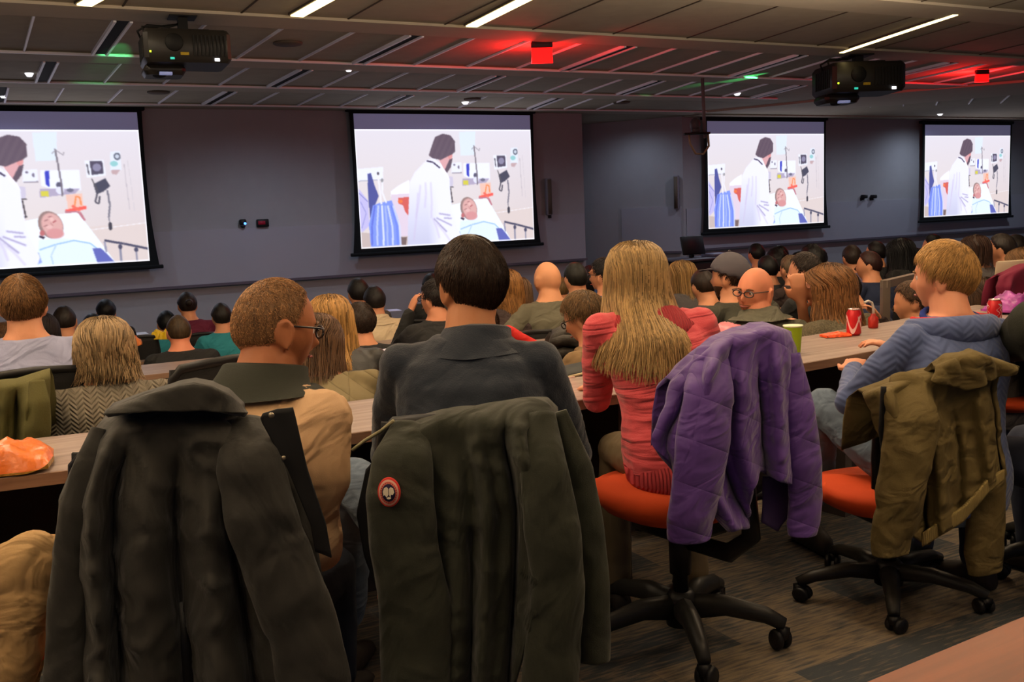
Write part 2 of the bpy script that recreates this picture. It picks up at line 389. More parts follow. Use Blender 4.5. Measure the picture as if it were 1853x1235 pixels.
for (x, y, p) in ((190, -10, 1.6), (590, 0, 1.6), (930, 5, 1.6), (1625, 58, 2.0)):
    c = onz(x, y, CEIL-.04); area_lamp('strip_lamp', c, 0.1, 1.4, YAW0, LAMP_P*0.5, WARM)
# ------------------------------------------------------------ ceiling details
GREY = mat('speaker_grille', (96, 84, 74), 0.8, ('voronoi', 400, 0.3, 0.002))
for x, y, r, lb in ((521, 81, .13, 'round loudspeaker grille in the ceiling right of the nearer black projector'), (287, 169, .13, 'round loudspeaker grille in the ceiling over the bare wall beside the leftmost screen'),
                    (1125, 187, .13, 'round loudspeaker grille in the ceiling left of the hanging camera pole'), (856, 181, .13, 'round loudspeaker grille in the ceiling directly over the second screen from the left')):
    p = onz(x, y, CEIL-.01); o = MB().lathe([(0.001, -.012), (r*.9, -.012), (r, -.004), (r, .01)], (0, 0, 0), 28).build('ceiling_speaker', GREY)
    o.location = (p.x, p.y, CEIL); tag(o, lb, 'speaker', 'ceiling speakers')
WH = mat('small_lit_lens', (235, 235, 240), 0.4, emit=1.2)
for x, y, lb in ((53, 136, 'small glowing sensor dome in the ceiling tiles over the leftmost screen'), (6, 175, 'tiny glowing sensor dome at the far left edge of the ceiling'), (842, 187, 'small bright sensor dome beside the ceiling speaker over the second screen'),
                 (631, 127, 'tiny bright sensor dot in the ceiling between the nearer projector and the red exit sign'), (1334, 171, 'small bright sensor dome in the ceiling left of the farther projector'), (1701, 208, 'tiny bright sensor dome in the ceiling over the rightmost screen')):
    p = onz(x, y, CEIL-.01); r = .035 if x < 700 else .045
    o = MB().lathe([(.001, -.03), (r*.7, -.026), (r, -.008), (r*1.2, 0), (r*1.2, .01)], (0, 0, 0), 16).build('ceiling_sensor', WH)
    o.location = (p.x, p.y, CEIL); tag(o, lb, 'sensor', 'ceiling sensors')
# cool spots of the stage end: one per glowing dome, plus added fill spots
def dome_fill_spot(p, w):
    l = bpy.data.lights.new('dome_fill_spot', 'SPOT'); l.energy = w; l.color = COOL; l.spot_size = radians(168); l.spot_blend = 1.0; l.shadow_soft_size = .05
    o = bpy.data.objects.new('dome_fill_spot', l); COL.objects.link(o); o.location = (p.x, p.y, CEIL-.05)
for x, y in ((53, 136), (6, 175), (842, 187), (1334, 171), (1701, 208), (631, 127)): dome_fill_spot(onz(x, y, CEIL-.01), 62)
dome_fill_spot(sq(10.4, 15.0), 26)  # added fill for the recess wall, no fixture here
for s_, q_ in ((3.6, 12.6), (11.5, 12.9), (15.5, 12.9), (20, 12.9)): dome_fill_spot(sq(s_, q_), 75)  # unseen fill spots added to brighten the front wall
# exit signs seen from behind, glowing red
RED = mat('exit_glow', (255, 8, 8), 0.4, emit=3.5); MAROON = mat('exit_housing', (60, 20, 24), 0.6)
for x, y, w, hz, lb, ep, py in ((980, 76, .2, .2, 'glowing red exit sign hanging under the middle of the ceiling', 30.0, 0), (1777, 127, .17, .14, 'red exit sign glowing on the ceiling at the right, above the rightmost screen', 34.0, 0)):
    p = onz(x, y, CEIL-.005); t = empty('exit_sign', (p.x, p.y, CEIL), radians(4), lb, 'exit sign', None)
    MB().box((0, 0, -.03), (w, .07, .06), bevel=.008).build('housing', MAROON, t)
    MB().loft([[Vector((sx*w*.5*k, yy, z)) for sx, yy in ((-1, -.022), (1, -.022), (1, .022), (-1, .022))] for z, k in ((-.06, .93), (-.06-hz*.7, 1.0))]).build('panel', RED, t, smooth=False)
    l = bpy.data.lights.new('exit_lamp', 'POINT'); l.energy = ep; l.color = (1, .01, .01); l.shadow_soft_size = .06
    lo = bpy.data.objects.new('exit_lamp', l); COL.objects.link(lo); lo.location = (p.x-.1, p.y+.22 if x < 1000 else p.y+.25, CEIL-.16)
# ------------------------------------------------------------ screens with the projected picture
def picture():
    W_, H_ = 400, 238
    U, V = np.meshgrid((np.arange(W_)+.5)/W_, (np.arange(H_)+.5)/H_)
    img = np.zeros((H_, W_, 3))
    def cu(x, y):   # from the reading frame of the photo crop to 0..1
        v = (y-207)/(935-70*(x-80)/1385.0); return ((x-80-28*v)/1378.0, v)
    img[:] = np.array([226, 222, 226.])
    low = V > 0.0
    img += (np.array([0, -6, -16.]))*np.clip(V*1.4, 0, 1)[..., None]*1.0
    img += (np.array([-10, -12, -8.]))*np.clip((U-.6)*2, 0, 1)[..., None]*V[..., None]
    def poly(pts, col, soft=1, shade=None, a=1.0):
        p = [cu(*q) for q in pts]; ins = np.zeros((H_, W_), bool); n = len(p)
        for i in range(n):
            (x1, y1), (x2, y2) = p[i], p[(i+1) % n]
            if y1 == y2: continue
            c = ((y1 > V) != (y2 > V)) & (U < (x2-x1)*(V-y1)/(y2-y1)+x1); ins ^= c
        col = np.array(col, float); m = ins.astype(float)*a
        if soft:
            for _ in range(soft): m = (m+np.roll(m, 1, 0)+np.roll(m, -1, 0)+np.roll(m, 1, 1)+np.roll(m, -1, 1))/5
        cc = col if shade is None else col + shade(U, V)[..., None]*np.array([1, 1, .7])
        img[:] = img*(1-m[..., None])+cc*m[..., None]
    def ell(cx, cy, rx, ry, col, rot=0, **k):
        poly([(cx+rx*cos(t)*cos(rot)-ry*sin(t)*sin(rot), cy+rx*cos(t)*sin(rot)+ry*sin(t)*cos(rot)) for t in np.linspace(0, tau, 28)[:-1]], col, **k)
    def line(pts, w, col, **k):
        for (x1, y1), (x2, y2) in zip(pts, pts[1:]):
            d = sqrt((x2-x1)**2+(y2-y1)**2)+1e-6; nx, ny = -(y2-y1)/d*w/2, (x2-x1)/d*w/2
            poly([(x1+nx, y1+ny), (x2+nx, y2+ny), (x2-nx, y2-ny), (x1-nx, y1-ny)], col, **k)
    poly([(1150, 840), (1490, 815), (1495, 1080), (1180, 1085)], (222, 208, 200)); line([(1110, 868), (1490, 815)], 5, (240, 238, 238))
    poly([(95, 1010), (460, 1040), (460, 1140), (95, 1150)], (200, 184, 176)); poly([(400, 1050), (450, 1050), (440, 1115), (400, 1110)], (120, 100, 96))
    poly([(868, 225), (1000, 222), (992, 405), (880, 412)], (222, 234, 238))
    poly([(90, 515), (282, 498), (280, 600), (92, 612)], (236, 240, 246)); line([(95, 610), (285, 598)], 8, (180, 178, 186))
    poly([(335, 690), (400, 640), (475, 600), (475, 720), (335, 730)], (244, 246, 250))
    poly([(335, 715), (475, 705), (470, 1040), (360, 1045)], (226, 210, 222)); poly([(388, 742), (472, 732), (470, 890), (440, 850), (425, 800), (390, 785)], (214, 96, 88)); ell(405, 768, 18, 14, (240, 120, 70))
    poly([(165, 550), (192, 548), (215, 640), (245, 725), (215, 800), (178, 900), (170, 780)], (78, 84, 150))
    poly([(95, 660), (165, 760), (170, 960), (120, 1010), (97, 1000)], (196, 190, 232)); line([(100, 700), (165, 770)], 5, (120, 120, 190)); line([(110, 770), (150, 860), (115, 980)], 6, (150, 150, 210))
    poly([(200, 800), (250, 780), (340, 760), (385, 900), (400, 1110), (180, 1135), (168, 950)], (128, 152, 238))
    for x, dx, c in ((215, -25, (96, 112, 214)), (240, -12, (200, 212, 250)), (268, 5, (232, 238, 254)), (290, 12, (170, 188, 248)), (310, 30, (214, 224, 252)), (335, 40, (110, 134, 230)), (350, 45, (210, 220, 250))):
        line([(x, 800), (x+dx, 960), (x+dx*1.1, 1115)], 14, c, a=.85)
    line([(240, 545), (252, 650), (262, 790)], 14, (238, 238, 242)); line([(275, 590), (272, 700), (300, 780)], 12, (238, 240, 246)); ell(243, 550, 9, 12, (90, 84, 96)); ell(272, 602, 9, 16, (150, 150, 150))
    # wall units
    poly([(805, 468), (885, 462), (888, 545), (805, 550)], (234, 238, 244)); line([(806, 548), (888, 543)], 8, (150, 140, 150)); ell(828, 482, 8, 8, (120, 110, 130)); ell(862, 500, 7, 14, (120, 110, 130))
    poly([(785, 575), (815, 575), (815, 650), (785, 655)], (206, 200, 216)); line([(785, 655), (822, 658)], 7, (60, 54, 60)); line([(795, 665), (808, 770)], 9, (70, 64, 70)); ell(803, 772, 14, 7, (70, 64, 70))
    poly([(900, 470), (1112, 468), (1115, 600), (1010, 612), (900, 570)], (238, 242, 248)); poly([(924, 474), (948, 474), (944, 580), (924, 560)], (58, 66, 190))
    poly([(890, 590), (1110, 590), (1080, 622), (890, 648)], (178, 168, 190)); poly([(896, 606), (938, 604), (936, 640), (896, 640)], (214, 206, 70)); ell(998, 565, 18, 20, (90, 88, 110)); ell(1055, 600, 20, 12, (110, 108, 128)); ell(1000, 600, 22, 25, (226, 228, 240))
    line([(986, 330), (996, 420), (1010, 560), (1010, 640)], 10, (120, 112, 120)); line([(965, 362), (990, 340), (1030, 372), (1032, 352)], 5, (150, 144, 150))
    poly([(1145, 408), (1252, 400), (1256, 505), (1152, 518)], (236, 240, 244)); poly([(1170, 412), (1242, 408), (1246, 492), (1180, 502)], (84, 78, 96)); ell(1210, 452, 24, 26, (140, 136, 160)); line([(1156, 430), (1164, 500)], 8, (90, 86, 96))
    poly([(1185, 560), (1255, 522), (1280, 575), (1240, 610), (1200, 628)], (72, 72, 88)); line([(1178, 525), (1205, 600)], 7, (90, 86, 90)); line([(1210, 600), (1190, 680), (1210, 690), (1218, 640)], 10, (80, 78, 90))
    line([(1262, 600), (1272, 700), (1262, 780)], 11, (120, 118, 130)); line([(1262, 780), (1268, 830)], 6, (120, 118, 130)); ell(1268, 838, 12, 28, (66, 64, 74))
    poly([(1290, 350), (1345, 345), (1350, 470), (1285, 475)], (226, 234, 240)); ell(1328, 380, 20, 24, (90, 96, 110)); ell(1328, 380, 12, 14, (200, 210, 220)); ell(1308, 428, 22, 18, (150, 206, 204)); poly([(1288, 470), (1345, 465), (1318, 500), (1295, 495)], (196, 168, 168))
    line([(1365, 430), (1375, 600), (1385, 730)], 4, (190, 182, 186)); line([(1385, 400), (1400, 560), (1412, 740)], 3, (204, 198, 200))
    poly([(1030, 630), (1120, 620), (1125, 720), (1040, 745)], (240, 196, 176)); line([(1075, 700), (1085, 640), (1105, 645), (1112, 700)], 9, (255, 140, 80)); line([(1025, 738), (1140, 712)], 22, (250, 96, 84)); line([(1060, 700), (1105, 735)], 16, (255, 110, 90))
    line([(1020, 742), (1100, 745), (1125, 800)], 16, (190, 120, 130))
    # bed and patient
    poly([(800, 800), (960, 760), (1085, 745), (1140, 830), (1200, 930), (1290, 1085), (820, 1095), (790, 900)], (240, 250, 252))
    ell(938, 826, 66, 92, (150, 124, 118), rot=-.25); ell(946, 826, 57, 80, (222, 172, 164), rot=-.25, soft=3); ell(960, 884, 48, 34, (216, 150, 148), soft=3); ell(930, 840, 16, 12, (232, 186, 178)); line([(936, 812), (952, 832)], 6, (198, 140, 136)); line([(900, 838), (922, 826)], 5, (150, 100, 100)); ell(890, 880, 14, 20, (190, 110, 110)); poly([(875, 895), (905, 905), (895, 920), (870, 905)], (60, 40, 60))
    line([(925, 775), (950, 770)], 5, (160, 100, 104)); line([(950, 812), (968, 798)], 7, (170, 80, 86)); line([(905, 800), (925, 792)], 5, (150, 100, 100)); ell(945, 790, 10, 14, (236, 190, 180))
    poly([(870, 925), (1000, 915), (1130, 940), (1200, 990), (1180, 1090), (850, 1100)], (226, 242, 250)); line([(870, 990), (960, 955), (1060, 930), (1150, 950), (1200, 1000)], 8, (150, 190, 226)); line([(960, 960), (930, 1030), (940, 1090)], 7, (180, 208, 236))
    poly([(1160, 985), (1205, 980), (1240, 1020), (1285, 1080), (1185, 1085)], (96, 104, 180)); poly([(820, 985), (865, 1010), (880, 1075), (840, 1090)], (150, 170, 230))
    line([(1230, 940), (1238, 1010)], 12, (150, 150, 170)); line([(1230, 932), (1340, 955), (1490, 992)], 15, (74, 74, 96)); line([(1318, 960), (1322, 1080)], 13, (140, 140, 158)); line([(1410, 985), (1412, 1075)], 12, (140, 140, 158)); ell(1318, 975, 12, 16, (74, 74, 96)); ell(1410, 995, 12, 16, (74, 74, 96))
    # doctor
    poly([(612, 445), (670, 430), (760, 520), (790, 600), (790, 700), (810, 850), (870, 1040), (850, 1100), (452, 1125), (462, 900), (478, 620), (520, 540)], (238, 240, 250),
         shade=lambda U, V: -34*np.clip((V-.45)*2, 0, 1)*np.clip((.44-U)*14, 0, 1))
    for x0, y0, x1, y1 in ((560, 640, 520, 900), (600, 620, 590, 820), (540, 700, 500, 1080), (640, 620, 640, 900), (650, 900, 700, 1060), (680, 940, 790, 1090)):
        line([(x0, y0), ((x0+x1)/2+6, (y0+y1)/2), (x1, y1)], 14, (206, 196, 222), a=.55, soft=3)
    for x0, y0, x1, y1 in ((700, 865, 790, 880), (680, 900, 800, 960), (660, 905, 760, 1010), (740, 900, 800, 905)): line([(x0, y0), (x1, y1)], 12, (150, 140, 180), a=.7, soft=2)
    poly([(700, 430), (812, 400), (790, 500), (765, 545), (735, 500)], (222, 168, 168)); poly([(790, 440), (815, 430), (800, 500), (768, 548), (752, 520)], (96, 80, 92)); ell(795, 412, 18, 26, (226, 150, 146))
    poly([(628, 410), (655, 330), (680, 265), (740, 240), (800, 252), (836, 300), (835, 380), (812, 400), (770, 420), (720, 445), (660, 432)], (98, 82, 94), shade=lambda U, V: 3*np.sin(U*190+V*60))
    line([(612, 452), (660, 462), (715, 508)], 12, (70, 60, 84)); poly([(700, 430), (735, 500), (765, 545), (790, 600), (740, 540)], (246, 248, 252))
    # soft over-bright wash of the projector, pale rim
    img[:] = img*.97+8
    rim = (U < .006) | (U > .994) | (V < .012) | (V > .988); img[rim] = img[rim]*.3+np.array([250, 252, 250])*.7
    return np.clip(img, 0, 255), W_, H_
PIC, PW, PH = picture()
def picture_mesh(w, h):
    gx, gy = PW+1, PH+1
    xs = np.linspace(-w/2, w/2, gx); zs = np.linspace(0, -h, gy)
    X, Z = np.meshgrid(xs, zs); co = np.zeros((gx*gy, 3)); co[:, 0] = X.ravel(); co[:, 2] = Z.ravel()
    me = bpy.data.meshes.new('picture'); i, j = np.meshgrid(np.arange(PW), np.arange(PH)); a = (j*gx+i).ravel()
    fs = np.stack([a, a+gx, a+gx+1, a+1], 1)
    me.vertices.add(gx*gy); me.vertices.foreach_set('co', co.ravel()); me.loops.add(fs.size); me.loops.foreach_set('vertex_index', fs.ravel())
    me.polygons.add(len(fs)); me.polygons.foreach_set('loop_start', np.arange(len(fs))*4); me.update(calc_edges=True)
    at = me.color_attributes.new('picture', 'FLOAT_COLOR', 'POINT')
    big = np.zeros((gy, gx, 3)); cnt = np.zeros((gy, gx, 1))
    L_ = np.where(PIC/255 <= .04045, PIC/255/12.92, ((PIC/255+.055)/1.055)**2.4)
    for dj in (0, 1):
        for di in (0, 1): big[dj:dj+PH, di:di+PW] += L_; cnt[dj:dj+PH, di:di+PW] += 1
    rgba = np.ones((gy*gx, 4)); rgba[:, :3] = (big/cnt).reshape(-1, 3); at.data.foreach_set('color', rgba.ravel())
    return me
PM = bpy.data.materials.new('projected_picture'); PM.use_nodes = True; nt = PM.node_tree
b = nt.nodes['Principled BSDF']; a = nt.nodes.new('ShaderNodeAttribute'); a.attribute_name = 'picture'
b.inputs['Base Color'].default_value = (.02, .02, .02, 1); b.inputs['Roughness'].default_value = .9
mxp = nt.nodes.new('ShaderNodeMix'); mxp.data_type = 'RGBA'; mxp.blend_type = 'MULTIPLY'; mxp.inputs[0].default_value = 1.0; mxp.inputs[7].default_value = (.93, .92, 1.0, 1)
nt.links.new(a.outputs['Color'], mxp.inputs[6]); nt.links.new(mxp.outputs[2], b.inputs['Emission Color']); b.inputs['Emission Strength'].default_value = 1.2
BLK = mat('screen_masking', (10, 16, 20), 0.85); SCR = mat('screen_cloth_glowing', (150, 148, 190), 0.9, emit=0.2)  # slight emission added to the cloth to brighten its band
def screen(s0, s1, qw, zt, zb, label, me_cache={}):
    w = s1-s0; c = sq((s0+s1)/2, qw-0.16, 0); t = empty('projection_screen', (c.x, c.y, zt), YAW0, label, 'projection screen', None)
    h = zt-zb
    key = round(w, 2)
    if key not in me_cache: me_cache[key] = picture_mesh(w, h); me_cache[key].materials.append(PM)
    p = bpy.data.objects.new('picture', me_cache[key]); COL.objects.link(p); p.parent = t; p.location = (0, -.012, 0)
    m = MB(); m.box((0, -.009, .115), (w, .004, .225)); m.build('top_cloth', SCR, t, smooth=False)
    # tab-tensioned masking: waisted sides that flare to the bottom bar
    zz = np.linspace(.31, -h-.07, 14); L = []; Rr = []
    for z in zz:
        k = abs((z-(-h*.35))/(h*.75)); e = .05+.085*min(k, 1.3)**2*(1 if z < -h*.35 else .35); L.append(Vector((-w/2-e, 0, z))); Rr.append(Vector((w/2+e, 0, z)))
    m = MB()
    for sgn in (1,):
        rings = [[l+Vector((0, -.005, 0)), r+Vector((0, -.005, 0)), r+Vector((0, .005, 0)), l+Vector((0, .005, 0))] for l, r in zip(L, Rr)]
        m.loft(rings)
    m.build('masking', BLK, t, smooth=False)
    MB().box((0, -.01, -h-.085), (w+.34, .045, .05), bevel=.01).build('weight_bar', BLK, t)
    MB().box((0, .02, .285), (w+.2, .11, .06), bevel=.01).build('housing', BLK, t)
    return t
screen(-0.95, 2.05, QA, 2.63, .89, 'projection screen at the left edge of the photo showing the hospital scene, partly cut off')
screen(5.06, 8.03, QA, 2.645, .89, 'projection screen above the man in the navy fleece, second from the left')
screen(11.99, 14.9, QB, 2.62, .88, 'projection screen beyond the hanging camera, third from the left')
screen(17.8, 20.57, QB, 2.58, .87, 'smallest and rightmost projection screen showing the hospital scene')
area_lamp_names = []
# column loudspeakers, boxes and cameras on the wall
PLAST = mat('dark_plastic', (26, 26, 28), 0.5); WG = mat('column_grey', (128, 122, 134), 0.6)
def on_wall(x, y, q): 
    d = ray(x, y); return CAMP + d*(q/d.dot(N2))
for x, y0, y1, q, lb in ((988, 323, 390, QA, 'slim grey column loudspeaker right of the second screen'),):
    a = on_wall(x, y0, q); b_ = on_wall(x, y1, q); h = a.z-b_.z
    t = empty('column_speaker', (a.x, a.y, b_.z), YAW0, lb, 'speaker', None)
    MB().box((0, -.06, h/2), (.09, .09, h), bevel=.012).build('cabinet', WG, t); MB().box((0, -.107, h/2), (.07, .01, h*.94)).build('grille', GREY, t); MB().box((.02, -.03, -.02), (.05, .06, .05)).build('bracket', PLAST, t)
fd = (P3-P2).normalized(); fn = Vector((fd.y, -fd.x, 0))
def on_facet(x, y): return onplane(x, y, P2, fn)
a = on_facet(1226, 318); b_ = on_facet(1226, 379); t = empty('column_speaker', (a.x, a.y, b_.z), atan2(fd.y, fd.x), 'slim grey column loudspeaker left of the third screen', 'speaker', None)
MB().box((0, -.06, (a.z-b_.z)/2), (.09, .09, a.z-b_.z), bevel=.012).build('cabinet', WG, t); MB().box((0, -.107, (a.z-b_.z)/2), (.07, .01, (a.z-b_.z)*.94)).build('grille', GREY, t)
BLED = mat('blue_led', (60, 110, 255), .4, emit=6); RLED = mat('red_panel', (120, 20, 40), .5, emit=.25)
p = on_wall(438, 405, QA); t = empty('wall_camera', (p.x, p.y, p.z), YAW0, 'small black camera with a blue light on the wall beside the leftmost screen', 'camera')
MB().box((0, -.05, .02), (.09, .09, .08), bevel=.015).build('head', PLAST, t); MB().lathe([(.02, 0), (.035, .02), (.035, .03)], (0, -.05, -.06)).build('base', PLAST, t); MB().ball((.02, -.1, .0), (.018, .01, .018)).build('light', BLED, t)
p = on_wall(474, 404, QA); t = empty('wall_clock_box', (p.x, p.y, p.z), YAW0, 'small dark box with a dim red display on the wall beside the blue-lit camera', 'wall box')
MB().box((0, -.04, 0), (.17, .06, .11), bevel=.01).build('case', PLAST, t); MB().box((-.02, -.073, .005), (.1, .006, .05)).build('display', RLED, t)
for x, lb in ((1558, 'left one of two small black cameras on the wall between the third and fourth screens'), (1575, 'right one of two small black cameras on the wall between the third and fourth screens')):
    p = on_wall(x, 358, QB); t = empty('wall_camera', (p.x, p.y, p.z), YAW0+.3, lb, 'camera', 'small black wall cameras')
    MB().box((0, -.07, .02), (.1, .12, .07), bevel=.015).build('head', PLAST, t); MB().box((0, -.01, -.03), (.05, .1, .05)).build('base', PLAST, t)
p = on_wall(1064, 462, QA+.1) if False else None
# ------------------------------------------------------------ projectors
PB = mat('projector_body', (34, 31, 28), 0.45, ('noise', 200, .1, .001)); PV = mat('projector_vent', (12, 11, 10), 0.7)
LENSM = mat('projector_lens', (150, 160, 210), 0.1, emit=.35); GLED = mat('green_led', (190, 230, 40), .4, emit=3); TLED = mat('teal_led', (40, 170, 150), .4, emit=1.2); WLED = mat('white_led', (250, 250, 255), .4, emit=3)
YL = mat('yellow_label', (150, 124, 20), .7)
def projector(px, py, z, sc, rz, label):
    p = onz(px, py, z); t = empty('projector', (p.x, p.y, p.z), rz, label, 'projector', 'ceiling projectors'); t.scale = (sc, sc, sc)
    m = MB(); m.box((0, 0, 0), (.62, .5, .24), bevel=.03); m.box((-.16, .06, -.15), (.3, .3, .08), bevel=.03); m.build('body', PB, t, angle=40)
    v = MB()
    for i in range(9): v.box((.04+i*.028, -.252, 0), (.012, .012, .15))
    v.build('vent', PV, t, smooth=False)
    v = MB()
    for i in range(8): v.box((-.312, -.16+i*.04, 0), (.012, .014, .15))
    v.build('side_vent', PV, t, smooth=False)
    MB().lathe([(.001, 0), (.06, 0), (.065, .01), (.06, .02)], (-.1, -.245, .02), 24, Matrix.Rotation(pi/2, 3, 'X')).build('fan', PV, t)
    MB().lathe([(.001, 0), (.05, 0), (.06, .05), (.06, .1)], (-.2, -.04, -.19), 20, Matrix.Rotation(-.3, 3, 'X')).build('lens', PV, t)
    MB().box((-.16, -.1, -.185), (.09, .05, .02)).build('mirror_glass', LENSM, t)
    MB().box((-.27, -.253, -.05), (.012, .006, .012)).build('green_light', GLED, t, smooth=False)
    MB().box((-.12, -.253, -.095), (.03, .006, .016)).build('teal_light', TLED, t, smooth=False)
    MB().box((.2, -.253, -.1), (.035, .006, .02)).build('white_light', WLED, t, smooth=False)
    MB().box((-.03, -.253, -.06), (.06, .004, .02)).build('sticker', YL, t, smooth=False)
    top = (CEIL-p.z)/sc
    MB().box((0, 0, .125), (.34, .3, .025)).box((0, 0, (.13+top)/2), (.07, .07, top-.13)).box((0, 0, top-.01), (.2, .2, .02)).build('mount', PV, t, smooth=False)
    MB().tube([(-.3, 0, .06), (-.33, -.02, .13), (-.26, -.05, .17), (-.1, -.02, .17), (-.02, 0, .2)], .009, 8).tube([(-.28, -.1, .08), (-.3, -.1, .15), (-.2, -.05, .16), (-.05, 0, .19)], .009, 8).build('cable', PV, t)
    return t
projector(334, 92, 2.68, 1.0, radians(24), 'nearer black projector hanging over the left half of the hall')
projector(1552, 145, 2.66, 1.32, radians(4), 'farther black projector hanging over the right half of the hall')
# green light leaking sideways out of each projector onto the ceiling
for x_, y_, tx, ty, e_ in ((252, 92, 205, 103, 110), (1492, 150, 1340, 142, 260)):
    a_ = onz(x_, y_, 2.72); b_ = onz(tx, ty, CEIL); l_ = bpy.data.lights.new('projector_leak', 'SPOT'); l_.energy = e_; l_.color = (.1, 1, .3); l_.spot_size = radians(13); l_.spot_blend = .8; l_.shadow_soft_size = .01
    o_ = bpy.data.objects.new('projector_leak', l_); COL.objects.link(o_); a_ = a_+(b_-a_).normalized()*.12; o_.location = a_; o_.rotation_euler = (b_-a_).to_track_quat('-Z', 'Y').to_euler()
# hanging camera pole
p = onz(1271, 140, CEIL); q0 = aty(1276, 250, p.y)
t = empty('hanging_camera', (p.x, p.y, CEIL), 0, 'thin ceiling pole carrying a small camera and looped cable by the third screen', 'camera')
hl = CEIL-q0.z; STEEL = mat('pole_grey', (108, 98, 104), .5)
MB().tube([(0, 0, 0), (0.02, 0, -hl)], .022, 10).build('pole', STEEL, t)
MB().box((-.08, 0, -hl+.06), (.32, .12, .025)).build('shelf', PLAST, t)
MB().ball((-.1, 0, -hl+.17), (.07, .07, .09)).box((-.1, 0, -hl+.1), (.1, .1, .06), bevel=.01).build('head', mat('camera_grey', (72, 68, 74), .5), t)
MB().tube([(.06, 0, -hl+.05), (.07, 0, -hl-.1), (.0, 0, -hl-.2), (-.1, 0, -hl-.19), (-.17, 0, -hl-.06), (-.18, 0, -hl+.05)], .014, 8).build('cable', mat('cable_tan', (150, 136, 110), .6), t)
# ============================================================ PEOPLE
def sm(x, a, b): return sstep(x, a, b)
def head_pts(D):
    """unit directions (y = face) -> head surface, metres, about the middle of the skull"""
    x, y, z = D[:, 0].copy(), D[:, 1], D[:, 2]
    X = .0745*x; Y = np.where(y > 0, .092*y, .100*y); Z = .112*z
    lowf = sm(-z, .15, .95)
    X = X*(1-.30*lowf*(1-.2*sm(y, 0, .8)))
    Y = Y*np.where(y < 0, 1-.50*sm(-z, .25, .95), 1.0)
    Y = Y + .012*sm(-z, .3, .9)*sm(y, -.2, .4)
    X = X*(1-.13*sm(-z, .15, .8)*sm(-y, -.1, .5)); X = X*(1+.05*np.exp(-((z-.35)**2)/.08)*np.where(y < .2, 1, .3)*1.0)
    g = lambda cx, cz, sx_, sz_: np.exp(-((x-cx)/sx_)**2-((z-cz)/sz_)**2)*(y > .2)
    Y = Y + .026*g(0, -.26, .11, .13) + .012*g(0, -.08, .09, .16) - .011*(g(.33, .02, .17, .1)+g(-.33, .02, .17, .1)) + .004*(g(.3, .22, .3, .07)+g(-.3, .22, .3, .07))
    Y = Y + .007*g(0, -.5, .2, .06) + .004*g(0, -.61, .16, .05) + .010*g(0, -.85, .3, .16) - .005*g(0, -.70, .3, .06)
    X = X + np.sign(x)*.004*np.exp(-((np.abs(x)-.6)/.2)**2-((z+.2)/.15)**2)*(y > .2)
    return np.stack([X, Y, Z], 1)
def dirs(nu, nv):
    V = [(0, 0, -1.)]
    for j in range(1, nv):
        a = -pi/2+pi*j/nv
        for i in range(nu): V.append((cos(a)*sin(tau*i/nu), cos(a)*cos(tau*i/nu), sin(a)))
    V.append((0, 0, 1.)); fs = [(0, 1+i, 1+(i+1) % nu) for i in range(nu)]
    for j in range(nv-2):
        for i in range(nu): a = 1+j*nu; fs.append((a+(i+1) % nu, a+i, a+nu+i, a+nu+(i+1) % nu))
    t = len(V)-1; a = 1+(nv-2)*nu; fs += [(t, a+(i+1) % nu, a+i) for i in range(nu)]
    return np.array(V), fs
_D = {k: dirs(*k) for k in ((72, 52), (40, 28), (24, 18))}
def hairline(D, kind):
    x, y, z = D[:, 0], D[:, 1], D[:, 2]
    if kind == 'fringe': thr = np.interp(y, [-1, -.5, -.15, 0, .15, .3, 1], [-.62, -.55, -.35, -.05, .05, .3, .9]); top = 1-sm(z, .35, .62); return sm(z-thr, 0, .12)*top*(1-sm(y, .15, .4))
    if kind == 'recede': thr = np.interp(y, [-1, -.5, -.15, 0, .15, .35, .5, .62, 1], [-.62, -.55, -.35, -.05, .0, .35, .62, .85, 1.2])
    elif kind == 'low': thr = np.interp(y, [-1, -.5, 0, .25, .45, .6, .75, 1], [-.9, -.9, -.8, -.6, .25, .5, .62, .65])
    else: thr = np.interp(y, [-1, -.6, -.38, -.2, 0, .12, .2, .35, .55, .7, 1], [-.66, -.62, -.5, -.14, .06, -.06, .02, .22, .45, .6, .62])
    return sm(z-thr, 0, .18)
def beardmask(D):
    x, y, z = D[:, 0], D[:, 1], D[:, 2]
    m = sm(y, -.05, .2)*sm(-z, .28, .42)
    return m*(1-np.exp(-(x/.17)**2-((z+.54)/.06)**2)*1.0)*np.where((y > .75) & (z > -.42), 0, 1)
def face_eye_height(): return .004
def rotm(yaw, pitch=0, roll=0): return Matrix.Rotation(yaw, 3, 'Z') @ Matrix.Rotation(pitch, 3, 'X') @ Matrix.Rotation(roll, 3, 'Y')
def add_head(mb, c, R, k, res):
    D, fs = _D[res]; P = head_pts(D)*k
    mb.add([R @ Vector(p)+c for p in P], fs)
    for sx_ in (-1, 1):   # ears: rim, bowl and lobe
        e = Vector((sx_*.0765*k, -.008*k, -.012*k)); er = Matrix.Rotation(sx_*-.35, 3, 'Z')
        pts = [(0, .012, -.022), (0, .014, 0), (0, .010, .022), (0, -.004, .031), (0, -.017, .022), (0, -.018, 0), (0, -.008, -.02), (0, .004, -.030)]
        mb.tube([R @ (e+er @ (Vector(p)*k)+Vector((sx_*(.008 if i in (3, 4, 5) else .004)*k, 0, 0)))+c for i, p in enumerate(pts)], .0058*k, 8)
        mb.ball(R @ (e+Vector((0, 0, 0)))+c, (.007*k, .015*k, .024*k), 10, 8, R @ er); mb.ball(R @ (e+Vector((sx_*.004*k, .006*k, -.027*k)))+c, (.006*k, .008*k, .009*k), 8, 6, R)
